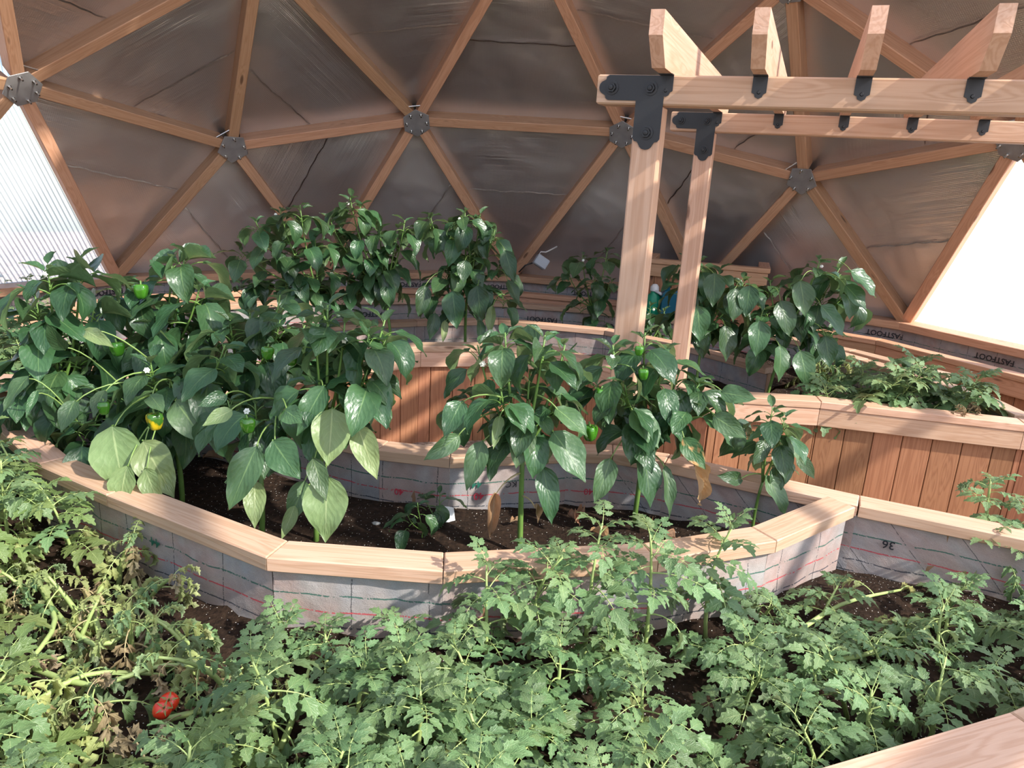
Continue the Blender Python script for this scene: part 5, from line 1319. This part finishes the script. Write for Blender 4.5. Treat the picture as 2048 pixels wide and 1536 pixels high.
# pale stone and curled dry leaves on the soil
for i, (px_, py_) in enumerate(((752, 1047),)):
    p = at(px_, py_, SOIL+0.012)
    m = MB(); m.lathe([(0, -0.5), (0.7, -0.4), (1.0, 0.0), (0.8, 0.4), (0.0, 0.6)], 9, mod=lambda a, z: 1+0.2*math.sin(3*a+z*4))
    st_ = put('pebble', m.mesh('pebble', M_STONE, smooth=True), Matrix.Translation(p) @ Matrix.Diagonal((0.014, 0.009, 0.010, 1))); tag(st_, 'small whitish pebble on bare soil before the seedlings', 'stone')
for i, (px_, py_, az, s_) in enumerate(((1150, 1045, 0.4, 0.10), (1180, 1060, 1.9, 0.08), (1135, 1030, 2.6, 0.07), (1320, 1075, 1.2, 0.08), (1300, 1055, 0.2, 0.06), (405, 915, 1.2, 0.07), (1020, 1045, 0.8, 0.05), (455, 1020, 0.9, 0.05))):
    p = at(px_, py_, SOIL+0.035)
    me = HANG['dry'][i % 2][0]
    o = put('dry_leaf', me, Matrix.Translation(p) @ Matrix.Rotation(-az, 4, 'Z') @ Matrix.Rotation(random.uniform(-.2, .2), 4, 'X') @ Matrix.Diagonal((s_, s_, s_, 1)))
    tag(o, 'curled brown dry leaf lying on the dark soil among the peppers', 'leaf', 'fallen dry leaves')
# vent sensor box hung on a strut near the sill
p = at_y(1082, 524, 6.12)
bx_ = thing('sensor_box', p, 'small grey box mounted on a strut close to the sill', 'box')
R_ = Matrix.Translation(p) @ Euler((-0.25, 0.55, 0.1)).to_matrix().to_4x4()
m = MB(); put('housing', chamfer_prism('housing', [(-0.055, -0.03), (0.055, -0.03), (0.055, 0.03), (-0.055, 0.03)], -0.045, 0.045, M_GREYBOX, 0.008), R_, bx_)
put('lid', chamfer_prism('lid', [(-0.05, -0.036), (0.05, -0.036), (0.05, -0.029), (-0.05, -0.029)], -0.04, 0.04, M_GREYBOX, 0.002), R_, bx_)
m = MB(); m.tube([(-0.045, 0.02, 0.04), (-0.04, 0.03, 0.075), (0.0, 0.05, 0.10), (0.06, 0.08, 0.2)], [0.006]*4, 6); put('bracket', m.mesh('bracket', M_WHITEPL, smooth=True), R_, bx_)
m = MB(); m.tube([(-0.05, 0.02, -0.04), (-0.09, 0.03, -0.09), (-0.10, 0.06, -0.16)], [0.006]*3, 6); put('cable', m.mesh('cable', M_CABLE, smooth=True), R_, bx_)
# green sprayer and teal jug standing on the rim behind the posts
p = at_y(1307, 600, 5.55); p.z = AZ_+0.001
sp_ = thing('pump_sprayer', p, 'green plastic pump sprayer with a white cap, between the pergola posts', 'sprayer')
Mt = Matrix.Translation(p)
m = MB(); m.lathe([(0.0, 0.0), (0.055, 0.0), (0.06, 0.02), (0.06, 0.11), (0.05, 0.15), (0.028, 0.17), (0.028, 0.185), (0.0, 0.185)], 20); put('tank', m.mesh('tank', M_CANGREEN, smooth=True), Mt, sp_)
m = MB(); m.lathe([(0.032, 0.186), (0.034, 0.195), (0.032, 0.215), (0.018, 0.235), (0.0, 0.238)], 16); put('cap', m.mesh('cap', M_WHITEPL, smooth=True), Mt, sp_)
m = MB(); m.tube([(0.0, -0.03, 0.19), (0.06, -0.05, 0.165), (0.10, -0.06, 0.15)], [0.009, 0.012, 0.014], 8); put('nozzle', m.mesh('nozzle', M_WHITEPL, smooth=True), Mt, sp_)
m = MB(); m.tube([(-0.058, 0, 0.05), (-0.09, 0, 0.08), (-0.085, 0, 0.14), (-0.05, 0, 0.155)], [0.008]*4, 8); put('handle', m.mesh('handle', M_CANGREEN, smooth=True), Mt, sp_)
p = at_y(1338, 600, 5.50); p.z = AZ_+0.001
jg = thing('jug', p, 'dark teal plastic jug with a handle, beside the green sprayer', 'jug')
Mt = Matrix.Translation(p)
put('body', chamfer_prism('body', [(-0.06, -0.05), (0.06, -0.05), (0.06, 0.05), (-0.06, 0.05)], 0.0, 0.20, M_TEAL, 0.018), Mt, jg)
m = MB(); m.lathe([(0.022, 0.195), (0.02, 0.225), (0.024, 0.226), (0.024, 0.245), (0.0, 0.247)], 16); put('cap', m.mesh('cap', M_TEAL, smooth=True), Mt @ Matrix.Translation((-0.02, 0, 0)), jg)
m = MB(); m.tube([(0.03, 0, 0.20), (0.075, 0, 0.19), (0.085, 0, 0.12), (0.058, 0, 0.07)], [0.011]*4, 8); put('handle', m.mesh('handle', M_TEAL, smooth=True), Mt, jg)
# withered sprigs hanging over the plank bed cap
for i, (px_, py_) in enumerate(((1893, 842), (1935, 838))):
    b = at_y(px_, py_, 3.47); b.z = AZ_-0.01
    tomato_plant(b, 0.05, ('withered brown sprig hanging over the plank bed cap', 'withered brown sprig lying on the plank bed cap')[i], None, 600+i, 6, 0.10, FROND_X, (0.03, -0.06 if i == 0 else 0.0), 0.003, name='withered_sprig', stem_mat=M_DRYSTEM)
